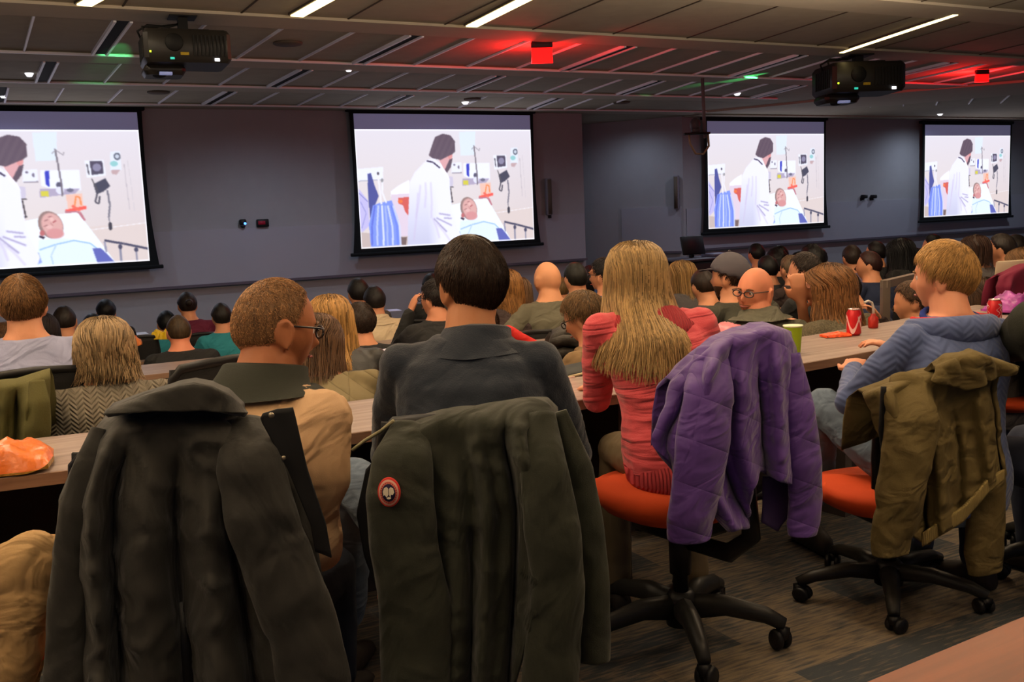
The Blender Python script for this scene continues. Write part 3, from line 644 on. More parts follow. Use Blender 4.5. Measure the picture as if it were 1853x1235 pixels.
def hair_shell(name, c, R, k, style, t, m, parent, res, seed=0, curl=0.0, low=False):
    res = (72, 52) if res != (24, 18) else (40, 28); D, fs = _D[res]; P = head_pts(D); rng = np.random.RandomState(seed)
    mk = hairline(D, style)
    ph = rng.rand(6)*6
    n = np.sin(D[:, 0]*9+ph[0])*np.sin(D[:, 2]*11+ph[1])+np.sin(D[:, 0]*21+ph[2]+D[:, 1]*15)*.5
    th = t*(1+.06*n+curl*rng.randn(len(D)))
    sidefade = 1-.80*sm(-D[:, 2], -.25, .45) if not low else 1.0
    P = P + D*((-.007*(1-mk)+th*mk*sidefade)[:, None])
    mb = MB(); mb.add([R @ (Vector(p)*k)+c for p in P], fs)
    return mb.build(name, m, parent)
def strands(name, c, R, k, style, t, m, parent, count, ln=.028, lift=.42, seed=1, w=.0016, crown=(0, -.45, .89), up=0.0, jit=.35):
    """short hairs combed away from the crown, each a tapering three-sided lock"""
    rng = np.random.RandomState(seed); v = rng.randn(count*4, 3); v /= np.linalg.norm(v, axis=1)[:, None]
    mk = hairline(v, style); v = v[mk > .55][:count]; P = head_pts(v)
    sf = 1-.80*sm(-v[:, 2], -.25, .45)
    cr = np.array(crown); cr = cr/np.linalg.norm(cr)
    P = P+v*(t*sf*.9+.0006)[:, None]
    T = v-cr; T = T-v*(np.sum(T*v, 1))[:, None]; T /= (np.linalg.norm(T, axis=1)[:, None]+1e-6)
    T = T+rng.randn(*T.shape)*jit*.5; T[:, 2] -= .2; T = T-v*(np.sum(T*v, 1))[:, None]; T /= (np.linalg.norm(T, axis=1)[:, None]+1e-6)
    S = np.cross(v, T); ns = 4; n = len(v); L = ln*(.6+.8*rng.rand(n))*(.45+.55*sf)
    verts = np.zeros((n, ns+1, 3, 3)); 
    for q in range(ns+1):
        a = q/ns; ctr = P+T*(L*a)[:, None]+v*((L*(lift*a-(lift+.28)*a*a)+up*a)*1.0)[:, None]; ww = w*(1-a*.85)
        for j in range(3): verts[:, q, j] = ctr+S*(cos(tau*j/3)*ww)+v*(sin(tau*j/3)*ww)
    idx = np.arange(n*(ns+1)*3).reshape(n, ns+1, 3); fs = []
    for q in range(ns):
        for j in range(3): fs.append(np.stack([idx[:, q, j], idx[:, q, (j+1) % 3], idx[:, q+1, (j+1) % 3], idx[:, q+1, j]], 1))
    return strand_mesh(name, verts.reshape(-1, 3)*k, np.concatenate(fs), np.repeat(rng.rand(n)*.9, (ns+1)*3), c, R, m, parent)
def strand_mesh(name, V, F, tint, c, R, m, parent):
    Rm = np.array(R); V = V @ Rm.T+np.array(c)
    me = bpy.data.meshes.new(name); me.vertices.add(len(V)); me.vertices.foreach_set('co', V.ravel())
    me.loops.add(F.size); me.loops.foreach_set('vertex_index', F.ravel().astype(np.int32)); me.polygons.add(len(F))
    me.polygons.foreach_set('loop_start', np.arange(len(F))*F.shape[1]); me.update(calc_edges=True); me.shade_smooth()
    at = me.attributes.new('tint', 'FLOAT', 'POINT'); at.data.foreach_set('value', tint)
    me.materials.append(m); o = bpy.data.objects.new(name, me); COL.objects.link(o); o.parent = parent; return o
ZC = [-.62, -.5, -.4, -.3, -.2, -.13, -.05, .0, .05, .09, .113, .124]
def cape_surf(phi, z, p):
    A = [.215, .21, .20, .185, .148, .118, .100, .097, .090, .070, .040, .0]; B = [.225, .225, .22, .205, .175, .130, .115, .115, .108, .086, .050, .0]
    if p.get('narrow', 1) != 1: A = [lerp(.098, a_, p['narrow']) if i_ < 6 else a_ for i_, a_ in enumerate(A)]
    a = np.interp(z, ZC, A)*p.get('w', 1); b = np.interp(z, ZC, B)*p.get('d', 1)
    wv = p.get('wave', 0)*np.sin(z*p.get('wf', 38)+phi*3)*sm(-z, -.02, .2)
    a = a+wv; b = b+wv
    x = a*np.sin(phi); y = -b*np.cos(phi)
    y = np.where(np.cos(phi) < 0, np.minimum(y, .082*np.clip((.124-z)/.05, 0, 1)), y)-p.get('back', 0)*sm(-z, .06, .22)
    # face opening: hair keeps behind the cheeks below the brow
    return np.stack([x, y, z+0*phi], -1)
def long_hair(name, c, R, k, length, m, parent, count=900, seed=3, p={}, part=0.0, Rb=None):
    """hair falling from the crown over neck and back: a body of hair with loose locks over it"""
    rng = np.random.RandomState(seed); zend = -length; pm = p.get('pm', 2.05)
    nph, nz = 46, 26; mb = MB(); rings = []
    def phimax(z): return np.interp(z, [-.2, -.05, .02, .06, .085, .124], [pm*.86, pm*.95, pm, 2.5, pm+1.09, pm+1.09])
    for j in range(nz):
        z = lerp(.1235, zend+.03, j/(nz-1)); pmx = min(phimax(z), pi); ph = np.linspace(-pmx, pmx, nph)
        out = cape_surf(ph, np.full(nph, z), p)*1.0; shrink = .80 if j < nz-1 else .78
        zz = np.full(nph, z); fr = j/(nz-1); zz = .1235+(z-.1235)*(1-.32*fr*(.5+.5*np.sin(ph*7+seed)*np.sin(ph*3.1+1))); out = cape_surf(ph, zz, p)*1.0
        taper = 1-.35*max(0, (j/(nz-1)-.7)/.3)*abs(p.get('tip', 0))
        inn = out*np.array([shrink, shrink, 1]); out = out*np.array([taper, 1, 1])
        out += (np.sin(ph*13+j*.3)*.003)[:, None]*np.array([1, 1, 0])
        rings.append([R @ (Vector(q)*k)+c for q in out]+[R @ (Vector(q)*k)+c for q in inn[::-1]])
    mb.loft(rings); o = mb.build(name, m, parent)
    n = count; ns = 16; phi0 = (rng.rand(n)*2-1); zt = .10+.02*rng.rand(n); ze = zend*(.62+.5*rng.rand(n))+p.get('v', 0)*np.abs(phi0)
    off = .004+.012*rng.rand(n); verts = np.zeros((n, ns+1, 3, 3)); cl = rng.rand(n)*6; w0 = p.get('sw', .0028)
    for q in range(ns+1):
        a = q/ns; z = zt+(ze-zt)*a**1.15
        pmx = np.minimum(phimax(z), pi); ph = phi0*pmx+(.08*np.sin(a*5+cl))*a+p.get('spread', 0)*a*a*phi0
        C = cape_surf(ph, z, p); nrm = C*np.array([1, 1, 0]); nrm /= (np.linalg.norm(nrm, axis=1)[:, None]+1e-6)
        wig = p.get('wave', 0)*.8*np.sin(a*16+cl)*a
        C = C+nrm*(off*(1-.2*a)+wig)[:, None]; w = w0*(.4+1.0*sin(pi*min(a*.9+.1, .99)))*(1-.5*a)
        tg = np.cross(nrm, np.array([0, 0, 1.])); 
        for j in range(3): verts[:, q, j] = C+tg*(cos(tau*j/3)*w)+nrm*(sin(tau*j/3)*w*.6)
    idx = np.arange(n*(ns+1)*3).reshape(n, ns+1, 3); fs = []
    for q in range(ns):
        for j in range(3): fs.append(np.stack([idx[:, q, j], idx[:, q, (j+1) % 3], idx[:, q+1, (j+1) % 3], idx[:, q+1, j]], 1))
    strand_mesh('hair_lock', verts.reshape(-1, 3)*k, np.concatenate(fs), np.repeat(rng.rand(n), (ns+1)*3), c, R, m, o)
    return o
def hand(mb, wrist, elbow, k, side, palm_n=(0, 0, -1), curl=.5):
    """palm, four jointed fingers of unequal length and a thumb from the side of the palm"""
    d = (wrist-elbow).normalized(); pn = Vector(palm_n); pn = (pn-d*pn.dot(d)).normalized(); s = d.cross(pn)*side   # s points to the thumb side
    mb.loft([[wrist+d*a*k+s*(w*cos(tau*i/10)*k)+pn*(h*sin(tau*i/10)*k) for i in range(10)] for a, w, h in ((-.02, .024, .018), (.01, .028, .018), (.045, .040, .015), (.08, .041, .013), (.095, .036, .011))])
    for i, (o, ln) in enumerate(((.029, .068), (.010, .077), (-.010, .071), (-.028, .056))):
        p = wrist+d*.088*k+s*o*k; pts = [p-d*.02*k, p]; a = curl*.45
        for seg, f in enumerate((.45, .31, .24)):
            a += curl*(.25+.45*seg); dd = (d*cos(a)+pn*sin(a)+s*(.08*(1.5-i))).normalized(); p = p+dd*(ln*f*k); pts.append(p)
        mb.caps(pts, [.0088*k, .0088*k, .008*k, .0075*k, .0066*k], 8)
    p = wrist+d*.022*k+s*.026*k; d1 = (d*.7+s*.7+pn*.3).normalized(); d2 = (d*.95+s*.2+pn*.3*curl).normalized()
    mb.caps([p-s*.008*k, p+d1*.034*k, p+d1*.034*k+d2*.03*k, p+d1*.034*k+d2*.052*k], [.0115*k, .0105*k, .009*k, .0075*k], 8)
def ik(a, b, l1, l2, bend):
    d = b-a; L = min(d.length, (l1+l2)*.995); d.normalize() if d.length else None
    b2 = a+d*L; x = (l1*l1-l2*l2+L*L)/(2*L); h = sqrt(max(l1*l1-x*x, 0)); bn = Vector(bend); bn = (bn-d*bn.dot(d)).normalized()
    return a+d*x+bn*h, b2
VOX = {2: (.0065, .0085), 1: (.011, .013), 0: (.017, .019)}
def person(px, py, Z, label, yaw=0, hyaw=0, hpitch=0, hroll=0, lean=.12, k=1.0, bw=1.0, skin_c=(196, 138, 104), hair='short', hair_c=(50, 38, 28), ht=.011,
           top=None, legs=None, lod=1, sleeve=1.0, lh=None, rh=None, lpn=(0, 0, -1), rpn=(0, 0, -1), group=None, collar=None, strand=0, lenh=.3, hp={}, slump=0.0,
           beard=None, glasses=False, knees=None, shoe=None, floor=None, twist=0, headoff=(0, 0), collar_m=None, side=0.0, shoulder=1.0, curl=.5, hair2=None, scale_drop=0, gl_c=(24, 22, 24), elb=.42, sh_dx=0.0):
    """px,py = where the top of the head is seen; Z = distance ahead; angles in degrees, yaw + turns to the left"""
    top_p = aty(px, py, Z); fl = floor_at(top_p) if floor is None else floor
    Ht = top_p.z-fl; lean_ = lean; hy = radians(yaw)+0.0; cy = radians(hyaw)-hy
    # spine in local space, hip at origin of height, y forward
    def spine(h, off=0.0):
        a = lean_*(1+.5*h/.6)+slump*max(0, h-.3)*2; return Vector((side*h, sin(a)*h, cos(a)*h))
    hc_off = rotm(cy, hpitch and radians(hpitch) or 0, radians(hroll))
    neckb = spine(.60*k); hc = spine(.645*k)+Vector((headoff[0], headoff[1]+.028, 0))+Vector((0, sin(lean_)*.05, .078*k))
    head_top = hc+Vector((0, 0, (.112+(.006 if hair in ('bald', 'fringe') else ht))*k))
    hs = Ht-head_top.z          # seat surface height
    root = empty('person', (0, 0, 0), hy, label, 'person', group)
    loc = Matrix.Rotation(hy, 3, 'Z') @ Vector((head_top.x, head_top.y, 0)); root.location = (top_p.x-loc.x, top_p.y-loc.y, fl)
    H0 = Vector((0, 0, hs)); res = {2: (72, 52), 1: (40, 28), 0: (24, 18)}[lod]
    sk = skin('skin_%d_%d_%d' % skin_c, skin_c)
    tw = Matrix.Rotation(radians(twist), 3, 'Z')
    def S(h, x=0, y=0):   # point on the twisted, leaning torso
        t = min(1, max(0, h/.5)); q = Matrix.Rotation(radians(twist)*t, 3, 'Z') @ Vector((x, y, 0)); return H0+spine(h*k)+q*k
    body = MB(); shirt = MB(); hd = hc+H0
    def ring(h, w, d, yo, n=16, e=2.4, infl=0.0):
        out = []
        for i in range(n):
            a = tau*i/n; cx, sy = cos(a), sin(a); x = math.copysign(abs(cx)**(2/e), cx)*(w*bw+infl); y = math.copysign(abs(sy)**(2/e), sy)*(d*(bw*.5+.5)+infl)+yo
            out.append(S(h, x, y))
        return out
    TR = [(-.02, .165, .12, 0), (.05, .178, .130, 0), (.12, .172, .128, .0), (.22, .158, .118, .0), (.32, .168, .122, -.005), (.42, .180*shoulder, .126, -.012), (.49, .178*shoulder, .115, -.018), (.535, .165*shoulder, .095, -.014), (.57, .128, .080, -.006), (.60, .090, .072, .0), (.63, .066, .064, .008)]
    body.loft([ring(h, w*.9, d*.9, y) for h, w, d, y in TR]); shirt.loft([ring(h, w, d, y, infl=.026 if h < .14 else .014 if h < .3 else .008) for h, w, d, y in TR[:-1]])
    nb = S(.58, 0, .0); body.tube([nb, nb.lerp(hd, .45), hd+rotm(cy) @ Vector((0, -.012*k, -.05*k))], [.070*k*(bw*.5+.5), .063*k*(bw*.5+.5), .060*k], 16)
    add_head(body, hd, hc_off, k, res)
    deskz = .755
    for sd, tgt, pn in ((-1, lh, lpn), (1, rh, rpn)):
        sh = S(.525, sd*(.172*shoulder*bw+.004)+sh_dx, -.012)
        if tgt is None: tgt = (sd*.16, .36+.05, deskz+.035)
        if tgt[0] == 'px':
            t = Matrix.Rotation(-hy, 3, 'Z') @ (aty(tgt[1], tgt[2], tgt[3])-root.location)
        else: t = Vector(tgt)
        bend = Vector((sd*elb, -.35, -.8)); el, wr = ik(sh, t, .285*k, .25*k, bend)
        cl = sh+(S(.545, sd*.06, 0)-sh)*.5
        body.caps([cl, sh, el, wr], [.04*k, .045*k, .036*k, .024*k], 10)
        if lod > 0: hand(body, wr, el, k, -sd, pn, curl)
        else: body.caps([wr, wr+(wr-el).normalized()*.09*k], [.028*k, .026*k], 8)
        if sleeve > .55:
            e2 = el.lerp(wr, min(1, (sleeve-.5)*2*.96)); shirt.caps([cl, sh, sh.lerp(el, .5), el, e2], [.056*k*bw, .064*k*bw, .060*k*bw, .052*k*bw, .040*k], 12)
        else:
            e2 = sh.lerp(el, sleeve*2); shirt.caps([cl, sh, e2], [.056*k*bw, .066*k*bw, .060*k*bw], 12)
    # legs
    lg = MB(); lg.loft([ring(h, w, d, y, infl=.014) for h, w, d, y in ((-.05, .15, .11, .01), (-.02, .17, .125, .01), (.05, .180, .132, 0), (.10, .172, .126, 0))])
    feet = []
    for sd in (-1, 1):
        hp_ = H0+Vector((sd*.095*k, .01, .055)); kn = Vector((sd*.13, .43*k, hs+.045)); ft = Vector((sd*.14, .40*k, .085))
        if knees:
            kn, ft = [Vector(w_) if w_[0] != 'px' else Matrix.Rotation(-hy, 3, 'Z') @ (aty(w_[1], w_[2], w_[3])-root.location) for w_ in knees[(sd+1)//2]]
        else: kn.z = min(kn.z, .56)
        lg.caps([hp_, hp_.lerp(kn, .55), kn], [.092*k*bw, .084*k, .066*k], 12); lg.caps([kn, kn.lerp(ft, .35), ft+Vector((0, 0, .02))], [.064*k, .06*k, .052*k], 12)
        body.caps([hp_, kn, ft], [.05*k, .045*k, .035*k], 8); feet.append(ft)
    vs, vc = VOX[lod]
    b = organic(body.build('body', sk, root), vs, 2 if lod == 2 else 2)
    s = organic(shirt.build('top', top, root), vc, 5, .012 if lod else 0, .09, .005 if lod == 2 else 0)
    l = organic(lg.build('trousers', legs or mat('denim_dark', (52, 58, 76), .85, ('noise', 300, .2, .002), .1), root), vc, 5, .012 if lod else 0, .07)
    sm_ = shoe or mat('shoe_dark', (44, 38, 34), .6)
    for ft in feet:
        f = MB(); f.loft([[Vector((ft.x+w*cos(tau*i/12), ft.y+yy, z0+h*max(0, sin(tau*i/12)*.5+.5))) for i in range(12)] for yy, w, h, z0 in ((-.075, .02, .05, .012), (-.06, .034, .085, .004), (0, .04, .11, .002), (.06, .044, .075, .002), (.13, .046, .055, .002), (.175, .03, .035, .004))])
        f.build('shoe', sm_, root)
    hm = hair_mat('hair_%d_%d_%d' % tuple(hair_c), hair_c); ho = None
    if hair in ('short', 'recede', 'fringe'):
        ho = hair_shell('hair', hd, hc_off, k, hair, ht*(.25 if hair == 'fringe' else 1), hm, root, res, seed=abs(int(px)))
        if not strand and lod == 1 and hair != 'fringe': strand = 1500; hp = dict(ln=.022, w=.0024, jit=.4)
        if strand: strands('hair_lock', hd, hc_off, k, hair, ht*(.25 if hair == 'fringe' else 1), hm, ho, strand, seed=abs(int(px)), **hp)
    elif hair == 'long':
        ho = long_hair('hair', hd, hc_off, k, lenh, hm, root, {2: 3200, 1: 1100, 0: 140}[lod], abs(int(px)), hp)
        if lod == 0: pass
    elif hair == 'bob':
        q = dict(w=1.04, d=1.0, pm=1.9); q.update(hp); ho = long_hair('hair', hd, hc_off, k, lenh, hm, root, {2: 1800, 1: 1000, 0: 90}[lod], abs(int(px)), q)
    elif hair == 'bun':
        ho = hair_shell('hair', hd, hc_off, k, 'short', ht, hm, root, res); m2 = MB(); m2.ball(hd+hc_off @ Vector((0, -.12*k, .03*k)), (.034*k, .03*k, .034*k)); m2.build('hair_bun', hm, ho)
    elif hair == 'big':
        ho = hair_shell('hair', hd, hc_off, k, 'low', ht, hm, root, res, seed=abs(int(px)), curl=.12, low=True)
    if beard:
        D, fs = _D[res]; P = head_pts(D); mk = beardmask(D); P = P+D*((-.006*(1-mk)+.0025*mk)[:, None])
        m2 = MB(); m2.add([hc_off @ (Vector(p)*k)+hd for p in P], fs); m2.build('beard', hair_mat('beard_%d_%d_%d' % tuple(beard), beard), root)
    if glasses:
        g = MB(); G = lambda x, y, z: hc_off @ (Vector((x, y, z))*k)+hd
        for sx_ in (-1, 1):
            g.tube([G(sx_*.032+.021*cos(a)*1.15, .100-abs(sx_*.032+.021*cos(a))*.12, .002+.0145*sin(a)) for a in np.linspace(0, tau, 17)], .0028*k, 6)
            g.tube([G(sx_*.056, .092, .010), G(sx_*.074, .075, .012), G(sx_*.078, .0, .010), G(sx_*.079, -.015, -.004)], .0022*k, 6)
        g.tube([G(-.01, .104, .005), G(0, .107, .008), G(.01, .104, .005)], .0018*k, 6)
        go = g.build('glasses', mat('spectacle_%d' % gl_c[0], gl_c, .35, spec=.6), root)
    if lod == 2 or glasses:
        for sx_ in (-1, 1):
            e = MB(); e.ball(hc_off @ (Vector((sx_*.0295, .0715, .003))*k)+hd, (.0115*k,)*3, 14, 10); eo = e.build('eye', mat('eye_white', (214, 204, 196), .25), root)
            e = MB(); e.ball(hc_off @ (Vector((sx_*.0295+(.001), .0808, .003))*k)+hd, (.0052*k, .0032*k, .0052*k), 12, 8, hc_off); e.build('iris', mat('iris_dark', (52, 38, 30), .2), eo)
            e = MB(); e.tube([hc_off @ (Vector((sx_*x, y_, z))*k)+hd for x, y_, z in ((.014, .091, .019), (.028, .090, .024), (.045, .080, .020))], [.003*k, .0032*k, .0016*k], 6); e.build('eyebrow', hm, root)
        e = MB(); e.tube([hc_off @ (Vector((x, y_, z))*k)+hd for x, y_, z in ((-.022, .0835, -.0585), (-.011, .0925, -.057), (0, .0955, -.058), (.011, .0925, -.057), (.022, .0835, -.0585))], [.0015*k, .0036*k, .004*k, .0036*k, .0015*k], 8)
        e.build('mouth', mat('lips_red', (150, 80, 72), .5), root)
    if collar:   # (height, flare, kind)
        kind, chh, rad = collar; kind = 0 if isinstance(kind, str) else kind; cm = collar_m or top; e_ = rad/.082
        m2 = MB(); rings = []
        nbase = S(.60, 0, 0); nd = (hd+rotm(cy) @ Vector((0, -.02*k, -.07*k))-nbase).normalized()
        for j, (t_, rx, ry, thk) in enumerate(((0, .140, .098, 0), (.014, .116, .092, 0), (.028, .098, .086, 0), (.028+chh*.4, .088, .082, 0), (.028+chh*.8, .082, .079, 0), (.032+chh*.8, .076, .072, 0), (.03+chh*.3, .072, .068, 0))):
            base = S(.548+kind, 0, 0)+nd*t_*k
            rings.append([base+Vector((rx*e_*k*cos(a_), ry*e_*k*sin(a_)-.004, -.020*sin(a_)*(1 if j > 1 else .2)+.012*abs(cos(a_))*(1 if j < 2 else 0))) for a_ in [tau*i/32 for i in range(32)]])
        m2.loft(rings, cap=False); oc = m2.build('collar', cm, root)
    return root, dict(S=S, hd=hd, R=hc_off, hs=hs, hm=hm, fl=fl, k=k, hair=ho)
# ============================================================ DESKS
def wood_mat(name, c1, c2, rot, sc=(1.2, 26, 26)):
    m = bpy.data.materials.new(name); m.use_nodes = True; nt = m.node_tree; N = nt.nodes; L = nt.links; b = N['Principled BSDF']
    b.inputs['Roughness'].default_value = .42; b.inputs['Specular IOR Level'].default_value = .4
    tc = N.new('ShaderNodeTexCoord'); mp = N.new('ShaderNodeMapping'); mp.inputs['Rotation'].default_value = (0, 0, -rot); L.new(tc.outputs['Object'], mp.inputs[0])
    m2 = N.new('ShaderNodeMapping'); m2.inputs['Scale'].default_value = sc; L.new(mp.outputs[0], m2.inputs[0])
    n = N.new('ShaderNodeTexNoise'); n.inputs['Scale'].default_value = 1.6; n.inputs['Detail'].default_value = 6; n.inputs['Distortion'].default_value = .6; L.new(m2.outputs[0], n.inputs['Vector'])
    r = N.new('ShaderNodeValToRGB'); e = r.color_ramp.elements; e[0].position = .32; e[1].position = .68; e[0].color = lin(c1); e[1].color = lin(c2); L.new(n.outputs['Fac'], r.inputs[0]); L.new(r.outputs[0], b.inputs['Base Color'])
    return m
WOOD = wood_mat('grey_oak_laminate', (120, 102, 94), (158, 140, 130), YAW0); WOODE = wood_mat('oak_edge', (122, 92, 72), (148, 116, 94), YAW0)
PANEL = mat('desk_panel', (36, 32, 34), .8)
def near_y(x): return 3.15+.54*x+.055*x*x
def desk(name, pts, depth, z, fl, label, ends=True):
    """pts: near edge polyline; far edge offset along the wall normal"""
    c = pts[len(pts)//2]; t = empty('desk', (c.x, c.y, fl), 0, label, 'desk'); o = Vector((c.x, c.y, fl))
    near = [p for p in pts]; far_ = []
    for i, p in enumerate(pts):
        d = (pts[min(i+1, len(pts)-1)]-pts[max(i-1, 0)]).normalized(); far_.append(p+Vector((-d.y, d.x, 0))*depth)
    ZZ = Vector((0, 0, z)); th = Vector((0, 0, -.032))
    def band(a, b_, z0, z1, nm, m_):
        mb = MB(); rings = [[p+Vector((0, 0, z0))-o, q+Vector((0, 0, z0))-o, q+Vector((0, 0, z1))-o, p+Vector((0, 0, z1))-o] for p, q in zip(a, b_)]
        mb.loft(rings); return mb.build(nm, m_, t, smooth=False)
    nn = [(b_-a).normalized() for a, b_ in zip(near, far_)]
    band([p+n*.004 for p, n in zip(near, nn)], far_, z-.032, z, 'desktop', WOOD)
    band([p-n*.002 for p, n in zip(near, nn)], [p+n*.004 for p, n in zip(near, nn)], z-.034, z-.001, 'edge_strip', WOODE)
    band([p+n*(depth-.10) for p, n in zip(near, nn)], [p+n*(depth-.075) for p, n in zip(near, nn)], fl+.08, z-.034, 'modesty_panel', PANEL)
    k = 0
    for i in range(0, len(pts), 4):
        p = pts[i]; n = nn[i]; mb = MB(); mb.box(p+n*(depth*.55)+Vector((0, 0, (fl+z-.034)/2))-o, (.045, depth*.62, z-.034-fl), Matrix.Rotation(atan2(-n.x, n.y), 3, 'Z')); mb.build('leg_panel', mat('leg_panel_grey', (74, 66, 62), .7), t, smooth=False)
    return t
desk('desk', [Vector((x, near_y(x), 0)) for x in np.linspace(-2.7, 3.6, 25)], .5, .74, 0, 'long wood-topped desk that the nearest row of people sits at')
def drow(q, s0, s1, z, fl, label): return desk('desk', [sq(s, q) for s in np.linspace(s0, s1, 17)], .5, z, fl, label)
drow(4.78, -3.2, 5.4, .59, -.15, 'second long wood-topped desk, in front of the woman in the cable-knit cardigan')
drow(6.55, -4.2, 4.2, .44, -.30, 'third long desk, in front of the bald man in the olive polo shirt')
drow(8.35, -5.2, 5.6, .29, -.45, 'fourth long desk, with the black mesh chairs behind its far side')
drow(10.5, -5.2, 9.5, .14, -.60, 'farthest long desk, nearest to the wall of screens')
# orange-lit table corner in the foreground
A, B = onz(1560, 1235, .78), onz(1853, 1113, .78); d = (B-A).normalized(); nrm = Vector((d.y, -d.x, 0))
A2 = A-d*.9; B2 = B+d*1.2; cen = (A2+B2)/2+nrm*.3; t = empty('table', (cen.x, cen.y, 0), atan2(d.y, d.x), 'orange-brown table corner in the bottom right corner of the photo', 'table')
MB().box((0, 0, .762), ((B2-A2).length, .6, .036), bevel=.006).build('tabletop', wood_mat('amber_laminate', (100, 48, 14), (122, 60, 20), 0), t, angle=30)
for sx_ in (-1, 1): MB().box((sx_*.85, 0, .372), (.04, .5, .744)).build('leg', PANEL, t, smooth=False)
# ============================================================ CHAIRS
ORANGE = mat('orange_upholstery', (206, 74, 30), .85, ('noise', 500, .3, .002), .05); MESHB = mat('black_mesh', (28, 27, 27), .8, ('voronoi', 500, .4, .002)); FRM = mat('chair_frame', (24, 23, 23), .45)
BASEM = mat('chair_base', (38, 37, 34), .45); 
def make_chair():
    t = empty('swivel_chair', (0, 0, 0), 0, 'black swivel chair', 'chair')
    s = MB(); prof = [(.04, .0), (.20, .012), (.235, .05), (.24, .075), (.225, .10), (.12, .112), (.001, .108)]
    rings = []
    for r, z in [(.001, -.004)]+prof:
        rings.append([Vector((math.copysign(abs(cos(a))**.75, cos(a))*r*1.02, math.copysign(abs(sin(a))**.75, sin(a))*r*(1.0) + .02, .37+z-(.018 if sin(a) > .6 and z > .04 else 0))) for a in [tau*i/32 for i in range(32)]])
    s.loft(rings); s.build('seat', ORANGE, t)
    f = MB(); bk = []
    def bp(u, v):  # curved back
        w = .215-.02*v*v-.02*(1-v)**2; return Vector((u*w, -.235-.03*v+.045*u*u, .52+.40*v))
    g = MB(); nu, nv = 10, 10; rr = []
    for j in range(nv+1): rr.append([bp(-1+2*i/nu, j/nv)+Vector((0, .006, 0)) for i in range(nu+1)]+[bp(-1+2*i/nu, j/nv)-Vector((0, .006, 0)) for i in range(nu, -1, -1)])
    bko = empty('backrest', (0, 0, 0)); bko.parent = t; del_ = g.loft(rr)
    bko_mesh = g.build('backrest', MESHB, t); bpy.data.objects.remove(bko); bko_mesh.name = 'backrest'
    path = [bp(-1, 0), bp(-1, .3), bp(-1, .7), bp(-.97, .93), bp(-.85, 1.0), bp(-.4, 1.02), bp(0, 1.03), bp(.4, 1.02), bp(.85, 1.0), bp(.97, .93), bp(1, .7), bp(1, .3), bp(1, 0), bp(.6, -.03), bp(0, -.04), bp(-.6, -.03), bp(-1, 0)]
    f.tube(path, .014, 8); f.build('back_frame', FRM, bko_mesh)
    sp = MB(); sp.tube([(0, -.05, .345), (0, -.2, .35), (0, -.285, .42), (0, -.275, .6)], [.028, .03, .028, .02], 8); sp.build('spine', FRM, t)
    c = MB(); c.box((0, 0, .345), (.2, .24, .05), bevel=.01); c.lathe([(.025, .1), (.025, .2), (.034, .2), (.036, .34)], n=18); c.lathe([(.048, .055), (.05, .13), (.036, .15)], n=18); c.tube([(.08, .05, .335), (.25, .06, .33)], .008, 6); c.build('column', FRM, t)
    b_ = MB()
    for i in range(5):
        a = tau*i/5+.35; dx, dy = cos(a), sin(a); b_.tube([(dx*.03, dy*.03, .105), (dx*.14, dy*.14, .115), (dx*.26, dy*.26, .095), (dx*.315, dy*.315, .072)], [.036, .03, .024, .019], 10)
    b_.build('base', BASEM, t)
    for i in range(5):
        a = tau*i/5+.35; x, y = cos(a)*.31, sin(a)*.31; w = MB(); rot = Matrix.Rotation(a+.8, 3, 'Z') @ Matrix.Rotation(pi/2, 3, 'Y')
        off = Matrix.Rotation(a+.8, 3, 'Z') @ Vector((0, .012, 0))
        for sd in (-.017, .017):
            o_ = Matrix.Rotation(a+.8, 3, 'Z') @ Vector((sd, .012, 0)); w.lathe([(.001, -.010), (.024, -.010), (.029, -.004), (.029, .004), (.024, .010), (.001, .010)], (x+o_.x, y+o_.y, .029), 16, rot)
        w.box((x, y, .048), (.03, .03, .03)); w.build('caster', FRM, t)
    return t
_ch = make_chair(); _ch_used = [False]
def chair(x, y, fl, yaw, label, group=None, sc=1.0, zs=1.0, bh=1.0):
    c = _ch if not _ch_used[0] else copy_tree(_ch); _ch_used[0] = True
    c.location = (x, y, fl); c.rotation_euler = (0, 0, radians(yaw)); c.scale = (sc, sc, zs); c['label'] = label
    for ch in c.children:
        if ch.name.startswith(('backrest', 'spine')): ch.scale = (1, 1, bh)
    if group: c['group'] = group
    elif 'group' in c.keys(): del c['group']
    return c
